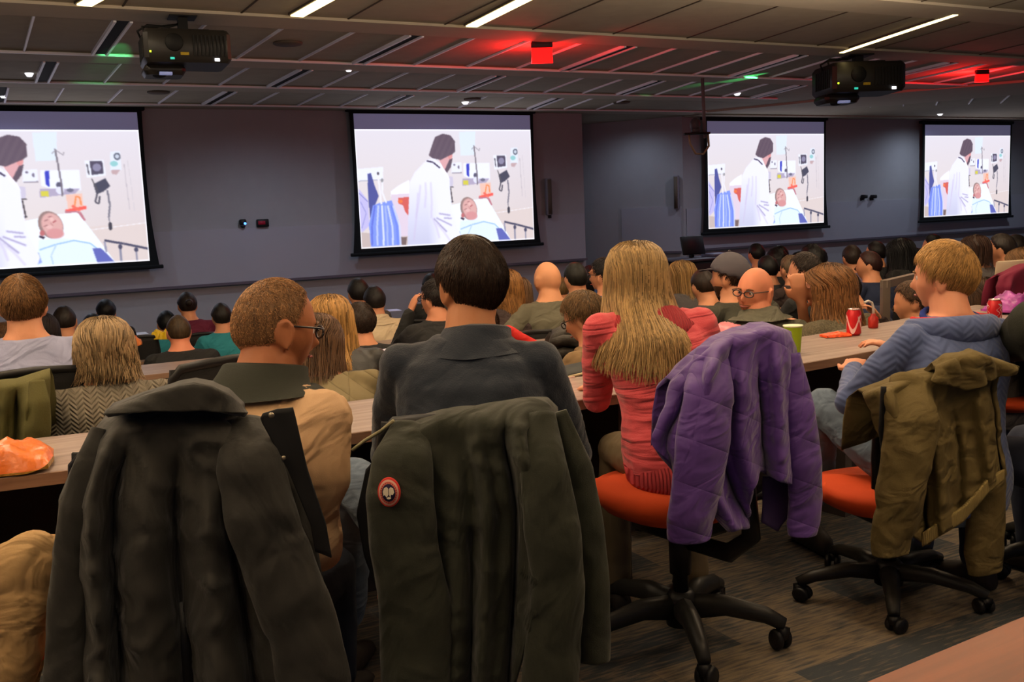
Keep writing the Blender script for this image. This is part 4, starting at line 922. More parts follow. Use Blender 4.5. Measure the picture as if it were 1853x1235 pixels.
# ============================================================ COATS OVER CHAIR BACKS
class Coat:
    def __init__(s, px, py, Z, yaw, label, tilt=0.0):
        s.p = aty(px, py, Z); s.yaw = radians(yaw); s.n = Matrix.Rotation(s.yaw, 3, 'Z') @ Vector((0, -1, 0)); s.r = Matrix.Rotation(s.yaw, 3, 'Z') @ Vector((1, 0, 0))
        if tilt: s.n = (s.n+Vector((0, 0, tilt))).normalized()
        s.root = empty('jacket', (s.p.x, s.p.y, s.p.z), s.yaw, label, 'jacket'); s.inv = s.root.matrix_basis.inverted(); s.Mi = (Matrix.Rotation(-s.yaw, 4, 'Z') @ Matrix.Translation(-s.p))
    def pt(s, x, y, w=0.0): return s.Mi @ (onplane(x, y, s.p+s.n*w, s.n))
    def panel(s, name, L, R, T, B, folds, m, w0=0.0, wrap=.09, over=True, nu=90, nv=70, thick=.007, rnd=.05, crumple=.010, bulge=.0, parent=None, cs=.11, ripple=0.0):
        """L,R: [(y,x)] side outlines; T,B: [(u,y)] top and bottom edges, all read off the photo on the coat's own plane"""
        mb = MB(); Ly, Lx = zip(*L); Ry, Rx = zip(*R); Tu, Ty = zip(*T); Bu, By = zip(*B); rows = []
        for j in range(nv+1):
            v = j/nv; row = []
            for i in range(nu+1):
                u = i/nu; y = lerp(np.interp(u, Tu, Ty), np.interp(u, Bu, By), v); x = lerp(np.interp(y, Ly, Lx), np.interp(y, Ry, Rx), u)
                w = w0-wrap*abs(2*u-1)**5*(1-.35*v)+bulge*sin(pi*u)
                if over: w -= rnd*max(0, 1-v/.07)**2
                for f in folds:
                    u0, u1, amp, wd_ = f[:4]; v0, v1 = f[4:6] if len(f) > 4 else (0, .3)
                    w += amp*1.35*math.exp(-((u-lerp(u0, u1, v))/wd_)**2)*float(sstep(v, v0, v1))*(1 if len(f) < 7 else 1-float(sstep(v, f[6]-.1, f[6]+.1)))
                p = s.pt(x, y, w)
                w2 = crumple*(noise.noise(Vector((p.x/cs*1.1+p.z/cs*.3, p.y/cs, p.z/cs*.35)))+.45*noise.noise(Vector((p.x/cs*2.4+p.z/cs*1.1, 7, p.z/cs*1.2))))+ripple*(1-abs(noise.noise(Vector((p.x/cs*.9+p.z/cs*.8+3, 2, p.z/cs*1.3-p.x/cs*.5)))))**4
                row.append(p+Vector((0, -1, 0))*w2)
            rows.append(row)
        if over:
            t0 = rows[0]; ex = []
            for dz, dy in ((-.20, .13), (-.10, .12), (-.03, .10), (.004, .045)): ex.append([p+Vector((0, dy-.02, dz)) for p in t0])
            rows = ex+rows
        n = nu+1; vs = [p for r_ in rows for p in r_]; fs = [(k*n+i+1, k*n+i, (k+1)*n+i, (k+1)*n+i+1) for k in range(len(rows)-1) for i in range(nu)]
        mb.add(vs, fs); o = mb.build(name, m, parent or s.root); md = o.modifiers.new('thickness', 'SOLIDIFY'); md.thickness = thick; md.offset = 0
        return o
    def sleeve(s, name, pts, w, m, flat=.62, crumple=.35, cuff=True, seed=0, nr=60, parent=None, endw=None):
        """pts: (x, y, half width px) down the sleeve"""
        xs = [p[0] for p in pts]; ys = [p[1] for p in pts]; hw = [p[2] for p in pts]; tt = np.linspace(0, 1, len(pts)); rng = random.Random(seed)
        C = []; Rr = []; ws = w if isinstance(w, (list, tuple)) else [w]*len(pts)
        for k in range(nr):
            t = k/(nr-1); x, y, h, ww = (np.interp(t, tt, a) for a in (xs, ys, hw, ws)); c = s.pt(x, y, ww); e = s.pt(x+h, y, ww); C.append(c); Rr.append((e-c).length)
        rings = []; n = 26
        for k in range(nr):
            tg = (C[min(k+1, nr-1)]-C[max(k-1, 0)]).normalized(); X = Vector((1, 0, 0)); X = (X-tg*X.dot(tg)).normalized(); Y = tg.cross(X)
            ring = []
            for i in range(n):
                a = tau*i/n; q = C[k]/.05; nz = noise.noise(Vector((q.x*.5+cos(a)*.9, sin(a)*.9+seed, q.z*.55)))+.45*noise.noise(Vector((cos(a)*1.5, sin(a)*1.3+seed, q.z*1.15+q.x+cos(a)*.9)))
                f = 1+crumple*nz*.5; f *= 1.03 if (cuff and k > nr-7) else 1.0
                ring.append(C[k]+X*(cos(a)*Rr[k]*(1+(f-1)*.25))+Y*(sin(a)*Rr[k]*flat*f))
            rings.append(ring)
        mb = MB(); mb.loft(rings); last = rings[-1]; cc = sum(last, Vector())/n
        return mb.build(name, m, parent or s.root)
# ============================================================ NEAREST ROW
CHARC = mat('charcoal_nylon', (44, 43, 39), .72, ('noise', 160, .25, .003), .10, sheen=.1, extra={'fold': (7, 7, 5, .04, .5)})
OLIVEB = mat('dark_olive_cotton', (43, 45, 34), .82, ('noise', 420, .35, .002), .08, sheen=.1, extra={'fold': (8, 8, 5, .035, -.4)})
PURPLE = mat('purple_quilt', (86, 54, 132), .62, ('quilt', 26.0, .5, .010, .45), .05, sheen=.25, extra={'fold': (7, 7, 16, .025, .5)})
KHAKI = mat('khaki_cotton', (98, 84, 48), .85, ('noise', 300, .35, .002), .08, extra={'fold': (8, 8, 13, .03, .4)})
DARKL = mat('black_lining', (20, 20, 22), .7)
# 1 dark jacket at the left
c = Coat(350, 800, 1.95, 12, 'large dark charcoal jacket hung over the leftmost near chair')
c.panel('body_panel', [(740, 232), (752, 196), (770, 180), (800, 158), (850, 132), (900, 112), (1000, 100), (1100, 94), (1235, 84), (1330, 78)],
        [(740, 420), (752, 452), (780, 520), (820, 545), (900, 560), (1000, 574), (1100, 592), (1235, 614), (1330, 624)],
        [(0, 756), (.12, 748), (.5, 742), (.75, 746), (.88, 770), (1, 815)], [(0, 1320), (1, 1330)],
        [(.10, .20, .05, .035, .02, .2), (.20, .265, -.055, .022, .05, .3), (.33, .36, .035, .07, .05, .3), (.44, .50, -.06, .03, .1, .35), (.58, .60, .045, .06, .1, .4), (.66, .72, -.05, .025, .15, .4), (.80, .86, .035, .05, .1, .4), (.90, .93, -.03, .02, .1, .4), (.05, .03, .03, .03, .2, .5)], CHARC, crumple=.022, ripple=.02)
c.panel('collar', [(690, 330), (700, 285), (715, 248), (745, 196), (752, 192)], [(690, 376), (700, 404), (715, 424), (745, 440), (752, 446)], [(0, 742), (.12, 722), (.35, 701), (.55, 697), (.8, 702), (.93, 716), (1, 742)], [(0, 752), (.3, 746), (.7, 744), (1, 752)],
        [], CHARC, w0=.035, wrap=.04, nu=50, nv=14, rnd=.03, crumple=.012, thick=.012, bulge=.02)
c.sleeve('sleeve', [(178, 775, 14), (160, 840, 26), (140, 920, 32), (128, 1000, 32), (120, 1100, 36), (118, 1240, 40)], [-.02, -.0, .01, .0, 0, 0], CHARC, seed=3, crumple=.5)
c.sleeve('sleeve', [(440, 765, 36), (452, 840, 58), (470, 930, 66), (505, 1030, 66), (545, 1130, 66), (575, 1250, 62)], [-.03, .04, .05, .045, .04, .04], CHARC, seed=5, crumple=.7)
c.panel('lining_flap', [(738, 482), (760, 470), (850, 520), (950, 562), (1010, 572)], [(738, 530), (760, 536), (850, 556), (950, 590), (1010, 600)], [(0, 750), (.4, 742), (1, 738)], [(0, 1000), (1, 1010)], [], DARKL, w0=.03, wrap=.0, nu=16, nv=30, over=False, crumple=.01)
MB().ball(c.pt(491, 752, .05), (.006, .004, .006)).ball(c.pt(513, 829, .045), (.005, .004, .005)).build('snap_button', mat('snap_metal', (150, 140, 120), .3, metal=.8), c.root)
# 2 olive-black parka with round badge
c = Coat(860, 800, 2.10, -3, 'dark olive parka with a round red badge on its sleeve, over a near chair')
c.panel('body_panel', [(727, 800), (745, 740), (760, 716), (790, 694), (830, 690), (900, 700), (1000, 706), (1100, 712), (1235, 712), (1320, 712)],
        [(727, 1000), (745, 1008), (790, 1022), (850, 1046), (940, 1062), (1050, 1056), (1235, 1046), (1320, 1040)],
        [(0, 790), (.1, 762), (.25, 748), (.5, 738), (.8, 729), (.95, 728), (1, 745)], [(0, 1300), (.6, 1290), (.66, 1235), (.75, 1110), (.8, 1100), (1, 1120)],
        [(.15, .24, -.05, .022, .02, .15), (.36, .33, .025, .05, .05, .3), (.52, .47, .03, .035, .02, .3), (.67, .62, -.055, .022, .01, .25), (.74, .76, .04, .05, .02, .2), (.88, .84, -.04, .02, .05, .3), (.42, .42, -.03, .02, .3, .6)], OLIVEB, crumple=.02, ripple=.015)
c.sleeve('sleeve', [(742, 772, 34), (728, 830, 54), (724, 900, 62), (732, 1000, 62), (752, 1100, 66), (752, 1250, 62)], [-.03, .03, .045, .04, .03, .03], OLIVEB, seed=8, crumple=.45)
c.sleeve('sleeve', [(975, 750, 30), (985, 850, 44), (1000, 960, 52), (1012, 1060, 48), (1002, 1150, 50), (995, 1250, 50)], [-.03, .035, .05, .05, .045, .04], OLIVEB, seed=11, crumple=.6)
c.sleeve('side_panel', [(1012, 745, 14), (1045, 850, 28), (1060, 960, 34), (1068, 1060, 36), (1072, 1140, 34), (1074, 1195, 30)], [-.05, -.04, -.02, -.02, -.02, -.02], OLIVEB, seed=13, crumple=.45)
c.panel('lining_flap', [(790, 690), (850, 662), (930, 645), (1010, 660), (1090, 690)], [(790, 702), (850, 690), (930, 690), (1010, 700), (1090, 710)], [(0, 850), (1, 792)], [(0, 1090), (1, 1100)], [], DARKL, w0=-.02, wrap=0, nu=12, nv=20, over=False)
MB().tube([c.pt(638, 815, -.05), c.pt(660, 798, -.04), c.pt(690, 780, -.02), c.pt(712, 762, 0)], .004, 6).build('hem_piping', mat('pale_piping', (140, 132, 100), .7), c.root)
bd = c.pt(712, 878, .045); br = (c.pt(733, 878, .045)-bd).length; RX = Matrix.Rotation(pi/2, 3, 'X')
badge = MB().lathe([(.001, 0), (br, 0), (br, .004), (br*.98, .006), (.001, .006)], (0, 0, 0), 40, RX).build('badge', mat('badge_red', (206, 52, 44), .75), c.root)
badge.scale = (.95, 1, 1.26); badge.location = bd+Vector((0, -.052, 0))
MB().lathe([(.001, 0), (br*.88, 0), (br*.88, .0015), (.001, .0015)], (0, -.006, 0), 40, RX).build('ring', mat('badge_pale', (214, 170, 150), .8), badge)
MB().lathe([(.001, 0), (br*.76, 0), (br*.76, .001), (.001, .001)], (0, -.0072, 0), 40, RX).build('ring', mat('badge_pink', (212, 116, 100), .8), badge)
MB().lathe([(.001, 0), (br*.60, 0), (br*.60, .0012), (.001, .0012)], (0, -.008, 0), 40, RX).build('disc', mat('badge_navy', (34, 24, 58), .8), badge)
lm = MB()
for poly in ([(-.50, .1), (-.38, .34), (-.15, .42), (-.02, .30), (-.02, -.12), (-.18, -.30), (-.36, -.12), (-.46, -.2)], [(.04, .26), (.2, .40), (.42, .3), (.50, .02), (.36, -.14), (.2, -.1), (.16, -.3), (.04, -.14)], [(-.2, -.34), (.0, -.26), (.22, -.34), (.1, -.42), (-.1, -.42)]):
    lm.prism([(x*br, z*br) for x, z in poly], 0, .0012)
lm.xf(Matrix.Translation((0, -.0092, 0)) @ Matrix.Rotation(pi/2, 4, 'X')); lm.build('map_shapes', mat('badge_cream', (222, 210, 186), .8), badge, smooth=False)
wl = MB()   # ring of small stitched letters, unreadable at this size
for i in range(26):
    a = tau*i/26; wl.box((cos(a)*br*.68, -.0082, sin(a)*br*.68), (br*.05, .001, br*.1), Matrix.Rotation(-a+pi/2, 3, 'Y'))
wl.build('stitched_lettering', mat('badge_letter', (150, 40, 40), .8), badge, smooth=False)
# 3 purple quilted jacket
c = Coat(1335, 750, 2.62, 26, 'purple quilted jacket draped over the back of the orange-seated chair')
c.panel('body_panel', [(596, 1300), (610, 1270), (650, 1238), (690, 1215), (730, 1205), (790, 1180), (810, 1178), (850, 1192), (900, 1220), (960, 1270)],
        [(588, 1400), (600, 1428), (650, 1442), (720, 1455), (800, 1465), (880, 1466), (960, 1466)],
        [(0, 690), (.08, 650), (.2, 618), (.35, 602), (.6, 592), (.85, 590), (1, 604)], [(0, 800), (.10, 860), (.25, 960), (.42, 958), (.58, 895), (.66, 850), (.8, 872), (1, 888)],
        [(.26, .30, .05, .05, .0, .2), (.36, .46, -.05, .025, .02, .25), (.52, .60, .035, .05, .1, .4), (.66, .70, -.04, .025, .2, .5), (.84, .80, .035, .05, .02, .3), (.93, .90, -.03, .02, .1, .3), (.12, .08, -.03, .03, .2, .5)], PURPLE, crumple=.012, ripple=.004, wrap=.07, thick=.014)
c.sleeve('sleeve', [(1290, 640, 26), (1282, 720, 40), (1272, 800, 44), (1262, 880, 42), (1250, 940, 38), (1248, 974, 34)], [-.04, .04, .055, .05, .045, .04], PURPLE, seed=21, crumple=.3)
c.sleeve('sleeve', [(1432, 640, 14), (1446, 740, 24), (1456, 840, 27), (1458, 900, 26), (1453, 950, 25), (1452, 968, 22)], [-.03, .0, .01, .0, 0, 0], PURPLE, seed=22, crumple=.3)
c.panel('pocket_flap', [(860, 1380), (950, 1376)], [(860, 1440), (950, 1436)], [(0, 862), (1, 862)], [(0, 945), (.5, 962), (1, 920)], [], mat('deep_purple_lining', (58, 42, 84), .7), w0=-.05, wrap=.01, nu=14, nv=14, over=False)
# 4 khaki jacket
c = Coat(1690, 800, 2.86, 14, 'khaki jacket draped over the chair behind the blond man')
c.panel('body_panel', [(650, 1660), (670, 1620), (690, 1588), (710, 1560), (740, 1572), (800, 1590), (860, 1596), (960, 1598), (990, 1600)],
        [(645, 1790), (660, 1798), (700, 1802), (760, 1808), (860, 1816), (990, 1820)],
        [(0, 712), (.12, 688), (.3, 674), (.5, 668), (.7, 658), (.85, 648), (1, 655)], [(0, 840), (.05, 930), (.16, 960), (.33, 985), (.36, 986), (.6, 945), (.8, 892), (1, 858)],
        [(.18, .16, .04, .06, 0, .2), (.35, .34, -.045, .022, .02, .2), (.46, .50, .03, .06, .1, .4), (.66, .62, -.018, .04, .2, .5), (.86, .9, .03, .05, .1, .4), (.95, .96, -.03, .012, .1, .3)], KHAKI, crumple=.014, ripple=.008, wrap=.06)
c.panel('hem_band', [(850, 1668), (990, 1668)], [(850, 1816), (990, 1816)], [(0, 966), (.5, 918), (.8, 868), (1, 850)], [(0, 990), (.5, 944), (.8, 892), (1, 868)], [], mat('khaki_band', (134, 116, 70), .85, ('rib', 60, .4, .004)), w0=.022, wrap=.02, nu=50, nv=6, over=False, thick=.01, crumple=.004)
c.sleeve('sleeve', [(1648, 690, 34), (1648, 760, 44), (1640, 840, 44), (1626, 920, 42), (1612, 970, 34), (1611, 1003, 30)], [-.04, .04, .055, .05, .05, .05], KHAKI, seed=31, crumple=.75)
c.sleeve('sleeve', [(1790, 820, 20), (1788, 880, 30), (1784, 950, 32), (1780, 1000, 32), (1782, 1034, 28)], [-.10, -.10, -.10, -.1, -.1], KHAKI, seed=32, crumple=.5)
c.panel('hood', [(640, 1740), (655, 1700), (690, 1690), (712, 1700)], [(640, 1790), (655, 1822), (668, 1838), (690, 1815), (712, 1780)], [(0, 668), (.2, 652), (.5, 641), (.75, 648), (1, 668)], [(0, 690), (.3, 700), (.6, 706), (1, 674)], [], KHAKI, w0=.05, wrap=.03, nu=40, nv=16, rnd=.02, crumple=.03, cs=.07, thick=.02)
c.panel('zip_edge', [(700, 1595), (830, 1588)], [(700, 1603), (830, 1596)], [(0, 700), (1, 700)], [(0, 780), (1, 830)], [], DARKL, w0=.02, wrap=0, nu=4, nv=14, over=False, crumple=0)
# chairs of the nearest row
chair(*aty(350, 1000, 2.26).xy, 0, 12, 'orange-seated swivel chair under the large dark charcoal jacket')
chair(*aty(855, 1000, 2.42).xy, 0, 4, 'orange-seated swivel chair under the dark olive parka with the badge')
_c3 = onz(1245, 1095, .12); chair(.50, 3.0, 0, 36, 'orange-seated swivel chair under the purple quilted jacket', zs=1.15, bh=.86)
chair(1.27, 3.30, 0, 16, 'orange-seated swivel chair under the khaki jacket', zs=.88)
# ------------------------------------------------------------ the people
BEIGE = mat('beige_shirt', (196, 160, 122), .85, ('noise', 400, .3, .002), .04, extra={'fold': (5, 5, 11, .035, .6)}); NAVYF = mat('navy_fleece', (38, 44, 54), .95, ('noise', 260, .5, .003), .06, sheen=.2, extra={'fold': (5, 5, 7, .03, -.5)})
PINK = mat('coral_knit', (208, 78, 84), .9, ('noise', 300, .4, .003), .05, sheen=.2, extra={'fold': (3, 3, 22, .035, .15)}); BLUEQ = mat('blue_quilted_hoodie', (78, 92, 134), .85, ('cable', 42.0, .5, .004), .06, sheen=.2)
DENIM = mat('denim_blue', (92, 106, 122), .85, ('noise', 350, .3, .002), .15, extra={'fold': (9, 9, 12, .03, .4)}); DENIMD = mat('denim_ink', (36, 42, 54), .85, ('noise', 350, .3, .002), .12)
COLL = mat('dark_green_collar', (44, 46, 38), .9, ('noise', 300, .4, .002)); TAN = mat('tan_trousers', (168, 136, 92), .85, ('noise', 300, .25, .002), .05, extra={'fold': (9, 9, 14, .04, .7)})
OLTR = mat('olive_trousers', (104, 90, 66), .85, ('noise', 300, .25, .002), .08)
man1, d1 = person(492, 503, 2.5, 'person with greying close-cropped hair and dark glasses, beige shirt, head turned right', yaw=-18, hyaw=-54, hpitch=-12, lean=.22, side=.17, k=1.1, bw=1.04, skin_c=(168, 104, 66),
    hair='recede', hair_c=(150, 110, 72), ht=.003, top=BEIGE, legs=DENIMD, lod=2, glasses=True, collar=(.022, .062, .096), collar_m=COLL, strand=5200, hp=dict(ln=.008, jit=1.2, w=.0009, lift=.6), lh=(-.2, .42, .80), rh=(.20, .30, .80), elb=.15)
man2, d2 = person(848, 424, 2.62, 'person with short dark brown hair in a navy fleece, back to the camera', yaw=-6, hyaw=34, lean=.14, k=1.05, bw=.95, skin_c=(184, 122, 82), hair='short', hair_c=(48, 34, 24), ht=.013,
    top=NAVYF, legs=DENIM, lod=2, collar=('stand', .055, .085), strand=7000, hp=dict(ln=.024, jit=.25, w=.0011, crown=(0, -.2, .98), lift=.2), lh=(-.16, .44, .80), rh=(.16, .44, .80), beard=(110, 96, 84), shoulder=1.02, knees=[[('px', 640, 870, 2.75), ('px', 630, 1120, 2.85)], [(.16, .42, .5), (.15, .38, .08)]])
wom, d3 = person(1150, 433, 3.2, 'person with long blonde hair in a coral knit sweater, one hand on the desk', yaw=8, hyaw=5, lean=.28, k=.90, bw=1.02, side=-.12, elb=.1, skin_c=(214, 150, 116), hair='long', hair_c=(154, 124, 80), ht=.012,
    top=PINK, legs=OLTR, lod=2, lenh=.32, hp=dict(w=1.03, d=1.08, back=.10, tip=0, spread=.1, v=.06, wave=.005, wf=30, sw=.0034), lh=('px', 1074, 702, 3.4), rh=(.2, .34, .79), collar=('stand', .05, .088), lpn=(0, 0, -1), curl=.8)
man4, d4 = person(1710, 433, 3.36, 'person with short blond hair in a blue quilted hoodie, turned to the left', yaw=12, hyaw=54, hpitch=-3, lean=.16, k=1.02, bw=.9, elb=.9, side=.16, skin_c=(214, 146, 112), hair='short', hair_c=(160, 122, 70), ht=.013,
    top=BLUEQ, legs=DENIM, lod=2, strand=7000, hp=dict(ln=.030, jit=.25, w=.0012, crown=(0, -.5, .85), lift=.3), lh=('px', 1545, 672, 3.55), rh=(.1, .42, .8), shoulder=1.0, knees=[[('px', 1490, 735, 3.55), ('px', 1480, 900, 3.75)], [(.16, .42, .5), (.15, .38, .08)]])
# hood, red trim and blue collar of the hoodie
S, hd = d4['S'], d4['hd']
def ringpath(S, h, rx, ry, z0, tilt, n=25, a0=0, a1=tau, dx=0, dy=0): return [S(h, 0, 0)+Vector((dx+rx*cos(a), dy+ry*sin(a), z0+tilt*(-sin(a)))) for a in np.linspace(a0, a1, n)]
MB().tube(ringpath(S, .585, .098, .092, .0, -.03, dy=-.01), .011, 10, cap=False).build('collar', mat('royal_blue', (30, 48, 120), .9), man4)
hood = MB(); rings = []
for a, rr_, hh in ((0, 0, 0),):
    pass
for i, ang in enumerate(np.linspace(pi*.92, pi*2.08, 30)):
    f = sin((ang-pi*.92)/(pi*1.16)*pi); ctr = S(.56, 0, 0)+Vector((.125*cos(ang), .02+.125*sin(ang), .002+.0*f)); r1 = .022+.016*f
    rad = Vector((cos(ang), sin(ang), 0)); rings.append([ctr+rad*(cos(t)*r1*1.1)+Vector((0, 0, sin(t)*r1*1.25)) for t in np.linspace(0, tau, 15)[:-1]])
hood.loft(rings); hood.build('hood', BLUEQ, man4)
MB().tube([S(.56, 0, 0)+Vector((.118*cos(a), .018+.116*sin(a), .028+.012*max(0, -sin(a)))) for a in np.linspace(pi*.9, pi*2.1, 30)], .0085, 10).build('red_trim', mat('red_trim', (196, 44, 44), .85), man4)
# knit bands of the sweater
S = d3['S']; rb = mat('coral_rib', (196, 66, 72), .92, ('rib', 34, .9, .012), .04); m_ = MB(); rings = []
for h, w, dd in ((-.03, .196, .160), (.0, .218, .180), (.05, .218, .182), (.085, .19, .152)): rings.append([S(h, w*.95*cos(a), dd*sin(a)) for a in np.linspace(0, tau, 49)[:-1]])
m_.loft(rings, cap=False); o = m_.build('rib_hem', rb, wom); o.modifiers.new('thickness', 'SOLIDIFY').thickness = .008
m_ = MB(); rings = []
for h, w, dd in ((.63, .074, .070), (.61, .086, .078), (.575, .128, .098), (.535, .158, .116), (.515, .166, .122), (.52, .158, .118)): rings.append([S(h, w*cos(a), -.008+dd*sin(a)) for a in np.linspace(0, tau, 49)[:-1]])
m_.loft(rings, cap=False); o = m_.build('wide_collar', rb, wom); o.modifiers.new('thickness', 'SOLIDIFY').thickness = .01
# yoke seam of the beige shirt
S = d1['S']; pipe = MB(); pipe.tube([S(.50, x, -.118-.012*cos(x*9)) for x in np.linspace(-.15, .15, 9)], .003, 6); pipe.tube([S(h, .0, -.128) for h in (.5, .44, .38, .32)], .003, 6); pipe.build('yoke_seam', mat('beige_seam', (150, 118, 86), .9), man1)
# tan-trousered person mostly outside the left edge
person(-330, 640, 2.2, 'tan-trousered person seated at the left edge, only knee and shin in view', yaw=-62, hyaw=-20, lean=.1, k=1.0, lh=(-.1, .2, .62), rh=(.1, .2, .62), top=mat('grey_tee', (110, 108, 112), .9), legs=TAN, lod=1,
    knees=[[('px', 92, 1015, 2.2), ('px', 0, 1330, 2.25)], [('px', 60, 1015, 2.02), ('px', 0, 1340, 2.0)]], hair_c=(90, 64, 42))
chair(*aty(-170, 1000, 2.15).xy, 0, -50, 'orange-seated swivel chair at the left edge under the tan-trousered person')
# dark-jacketed person cut by the right edge
person(1918, 392, 3.25, 'person in a dark green-black jacket cut off by the right edge of the photo', yaw=24, hyaw=10, lean=.2, k=1.05, bw=1.25, elb=.9, top=mat('bottle_black_shell', (40, 42, 34), .85, ('noise', 260, .4, .003), .1), lod=1, hair_c=(60, 42, 30), lh=('px', 1800, 640, 3.9))
chair(2.02, 3.45, 0, 20, 'swivel chair at the right edge under the dark-jacketed person')
# ============================================================ THE REST OF THE AUDIENCE
def cloth(nm, rgb, **k): return mat(nm, rgb, k.get('r', .9), k.get('b', ('noise', 220, .3, .003)), .07, extra={'fold': (6, 6, 11, .04, .5)})
BLK1 = cloth('black_fleece', (34, 34, 34)); CARD = mat('cable_cardigan', (112, 104, 90), .95, ('cable', 62.0, 1.0, .008), .12); TEE = cloth('pale_blue_tee', (134, 138, 166)); OLP = cloth('olive_polo', (92, 88, 72))
LEATH = mat('black_leather', (30, 29, 28), .45, ('noise', 40, .4, .006)); VEST = mat('quilted_vest', (112, 100, 70), .8, ('quilt', 45.0, .8, .010, .8)); TEAL = cloth('teal_top', (40, 120, 130)); MARO = cloth('maroon_top', (92, 28, 50))
DGRN = cloth('dark_green_fleece', (60, 60, 50)); GREYF = cloth('grey_green_fleece', (88, 86, 72)); FUZZ = mat('fuzzy_sweater', (106, 98, 78), 1.0, ('noise', 160, 1.0, .012), .35, extra={'vs': 120}); BLU = cloth('blue_top', (44, 66, 110)); REDS = cloth('red_sweater', (196, 44, 40)); BRNJ = cloth('brown_jacket', (54, 42, 40))
NAVD = cloth('navy_dark', (30, 38, 62)); CREAM = cloth('cream_scarf', (190, 170, 140)); GRYJ = cloth('grey_jacket', (70, 66, 66)); LILAC = cloth('mauve_top', (120, 100, 118))
KH = (96, 66, 40)
def P(px, py, Z, lb, yaw=28, hy_=26, **k):
    t_ = aty(px, py, Z); q = t_.dot(N2); Z0 = Z
    for a, b_ in ((4.62, 5.5), (6.4, 7.25), (8.2, 9.05), (10.35, 11.15)):
        if a < q-.1 < b_: Z *= ((b_+.1) if q-.1 > (a+b_)/2-.1 else (a+.1))/q
    k['k'] = k.get('k', 1.0)*min(1.12, max(.9, Z/Z0)); k.setdefault('lod', 1 if Z < 7 else 0); seat = k.pop('seat', True); zb = k.pop('cz', 0); ky = k.pop('cyaw', yaw)
    k.setdefault('skin_c', (196, 134, 98))
    r, d = person(px, py, Z, lb, yaw=yaw, hyaw=hy_, **k)
    if seat:
        Sx = r.location; short = lb.split(',')[0].replace('person ', 'the person ', 1)
        short = ' '.join(short.split()[:11])
        chair(Sx.x, Sx.y, d['fl'], ky, 'swivel chair under '+short, None, 1.0, min(1.1, max(.8, d['hs']/.47)))
    return r, d
# second row, left
P(35, 495, 3.9, 'person with short brown hair in a pale blue tee shirt, at the left edge', hy_=20, hair_c=(112, 80, 48), top=TEE, sleeve=.4, strand=3500, hp=dict(ln=.024, w=.0014), ht=.014, bw=1.05, k=1.0)
P(184, 570, 3.7, 'person with a greying blond bob in a cable-knit cardigan, second row left', yaw=26, hair='bob', lenh=.115, hair_c=(126, 104, 74), top=CARD, hp=dict(w=.98, d=.98, wave=.009, wf=60, sw=.0045), bw=1.06, collar=('st', .03, .075), ht=.012, shoulder=.98)
P(571, 566, 3.95, 'person with straight brown hair in an olive quilted vest, head bent forward', yaw=20, hy_=-8, hpitch=-16, hair='bob', lenh=.17, hair_c=(82, 58, 38), top=VEST, hp=dict(w=.95, sw=.003), lean=.3, slump=.12)
w3, dw3 = P(595, 531, 4.5, 'person with long honey-blonde hair in a black leather jacket', hair='long', lenh=.42, hair_c=(150, 112, 62), top=LEATH, hp=dict(w=.95, narrow=.45, wave=.006, wf=26, sw=.004, spread=.1), yaw=24, hy_=22)
P(1056, 524, 4.35, 'young person with brown hair and dark glasses looking down to the left', yaw=40, hy_=62, hpitch=-22, hair_c=(98, 74, 46), top=cloth('tan_hoodie', (120, 96, 66)), glasses=True, strand=2600, hp=dict(ln=.03, jit=.5), ht=.016, k=.98, lean=.28)
lk, dl = P(1366, 482, 4.95, 'bald person with dark-framed glasses turning round to look left over the shoulder', yaw=14, hy_=132, hpitch=-2, hair='bald', hair_c=(120, 84, 52), top=GREYF, glasses=True, beard=(176, 112, 76), lod=2, k=1.08, skin_c=(208, 130, 96), collar=(.045, .05, .090), lean=.12, lh=(-.2, .3, .78), hroll=-4)
P(1497, 474, 5.0, 'person with long wavy auburn-brown hair in a fuzzy sweater, hand to the chin', yaw=36, hy_=62, hair='long', lenh=.27, hair_c=(112, 76, 44), top=FUZZ, hp=dict(w=1.02, d=1.05, wave=.010, wf=46, sw=.004, spread=.2, narrow=.9, pm=1.9), lh=('px', 1450, 548, 5.0), elb=.1, lpn=(0, .3, .8), bw=1.1, sleeve=.62, k=1.1)
P(1778, 500, 5.7, 'person with long brown hair behind the blond man, right of his neck', yaw=40, hy_=46, hair='long', lenh=.3, hair_c=(66, 48, 34), top=GRYJ, hp=dict(w=1.0, narrow=.5, wave=.005))
P(1650, 508, 5.6, 'person whose pale profile shows just left of the blond man', yaw=44, hy_=80, hair_c=(74, 54, 38), top=BRNJ, hpitch=-8)
# third row
P(989, 472, 6.3, 'bald person in an olive polo shirt with bare forearms', yaw=20, hy_=34, hair='bald', hair_c=(120, 96, 70), top=OLP, sleeve=.42, bw=1.12, k=1.05, skin_c=(206, 144, 104), lh=('px', 905, 612, 6.4), elb=.9, collar=('st', .03, .072), lod=1)
P(786, 505, 6.05, 'person with dark hair and glasses resting the face on a hand, black shirt', yaw=24, hy_=58, hair_c=(34, 28, 26), top=BLK1, glasses=True, lh=('px', 742, 566, 6.25), sleeve=1, skin_c=(190, 126, 92), beard=None)
P(650, 546, 5.9, 'person with dark brown hair and a black top, behind the honey-blonde hair', hair_c=(48, 36, 28), top=BLK1, ht=.018)
P(868, 545, 4.9, 'person in a red sweater mostly hidden behind the man in navy fleece', hair_c=(60, 42, 30), top=REDS, bw=1.0, lh=('px', 800, 625, 4.9), rh=('px', 915, 600, 5.1), elb=.9)
_cr, CAPD = P(1320, 459, 5.4, 'person in a grey baseball cap and dark green fleece', yaw=30, hy_=58, hair_c=(60, 42, 30), top=DGRN, beard=(80, 54, 36), collar=('st', .045, .078), bw=1.1, k=1.05)
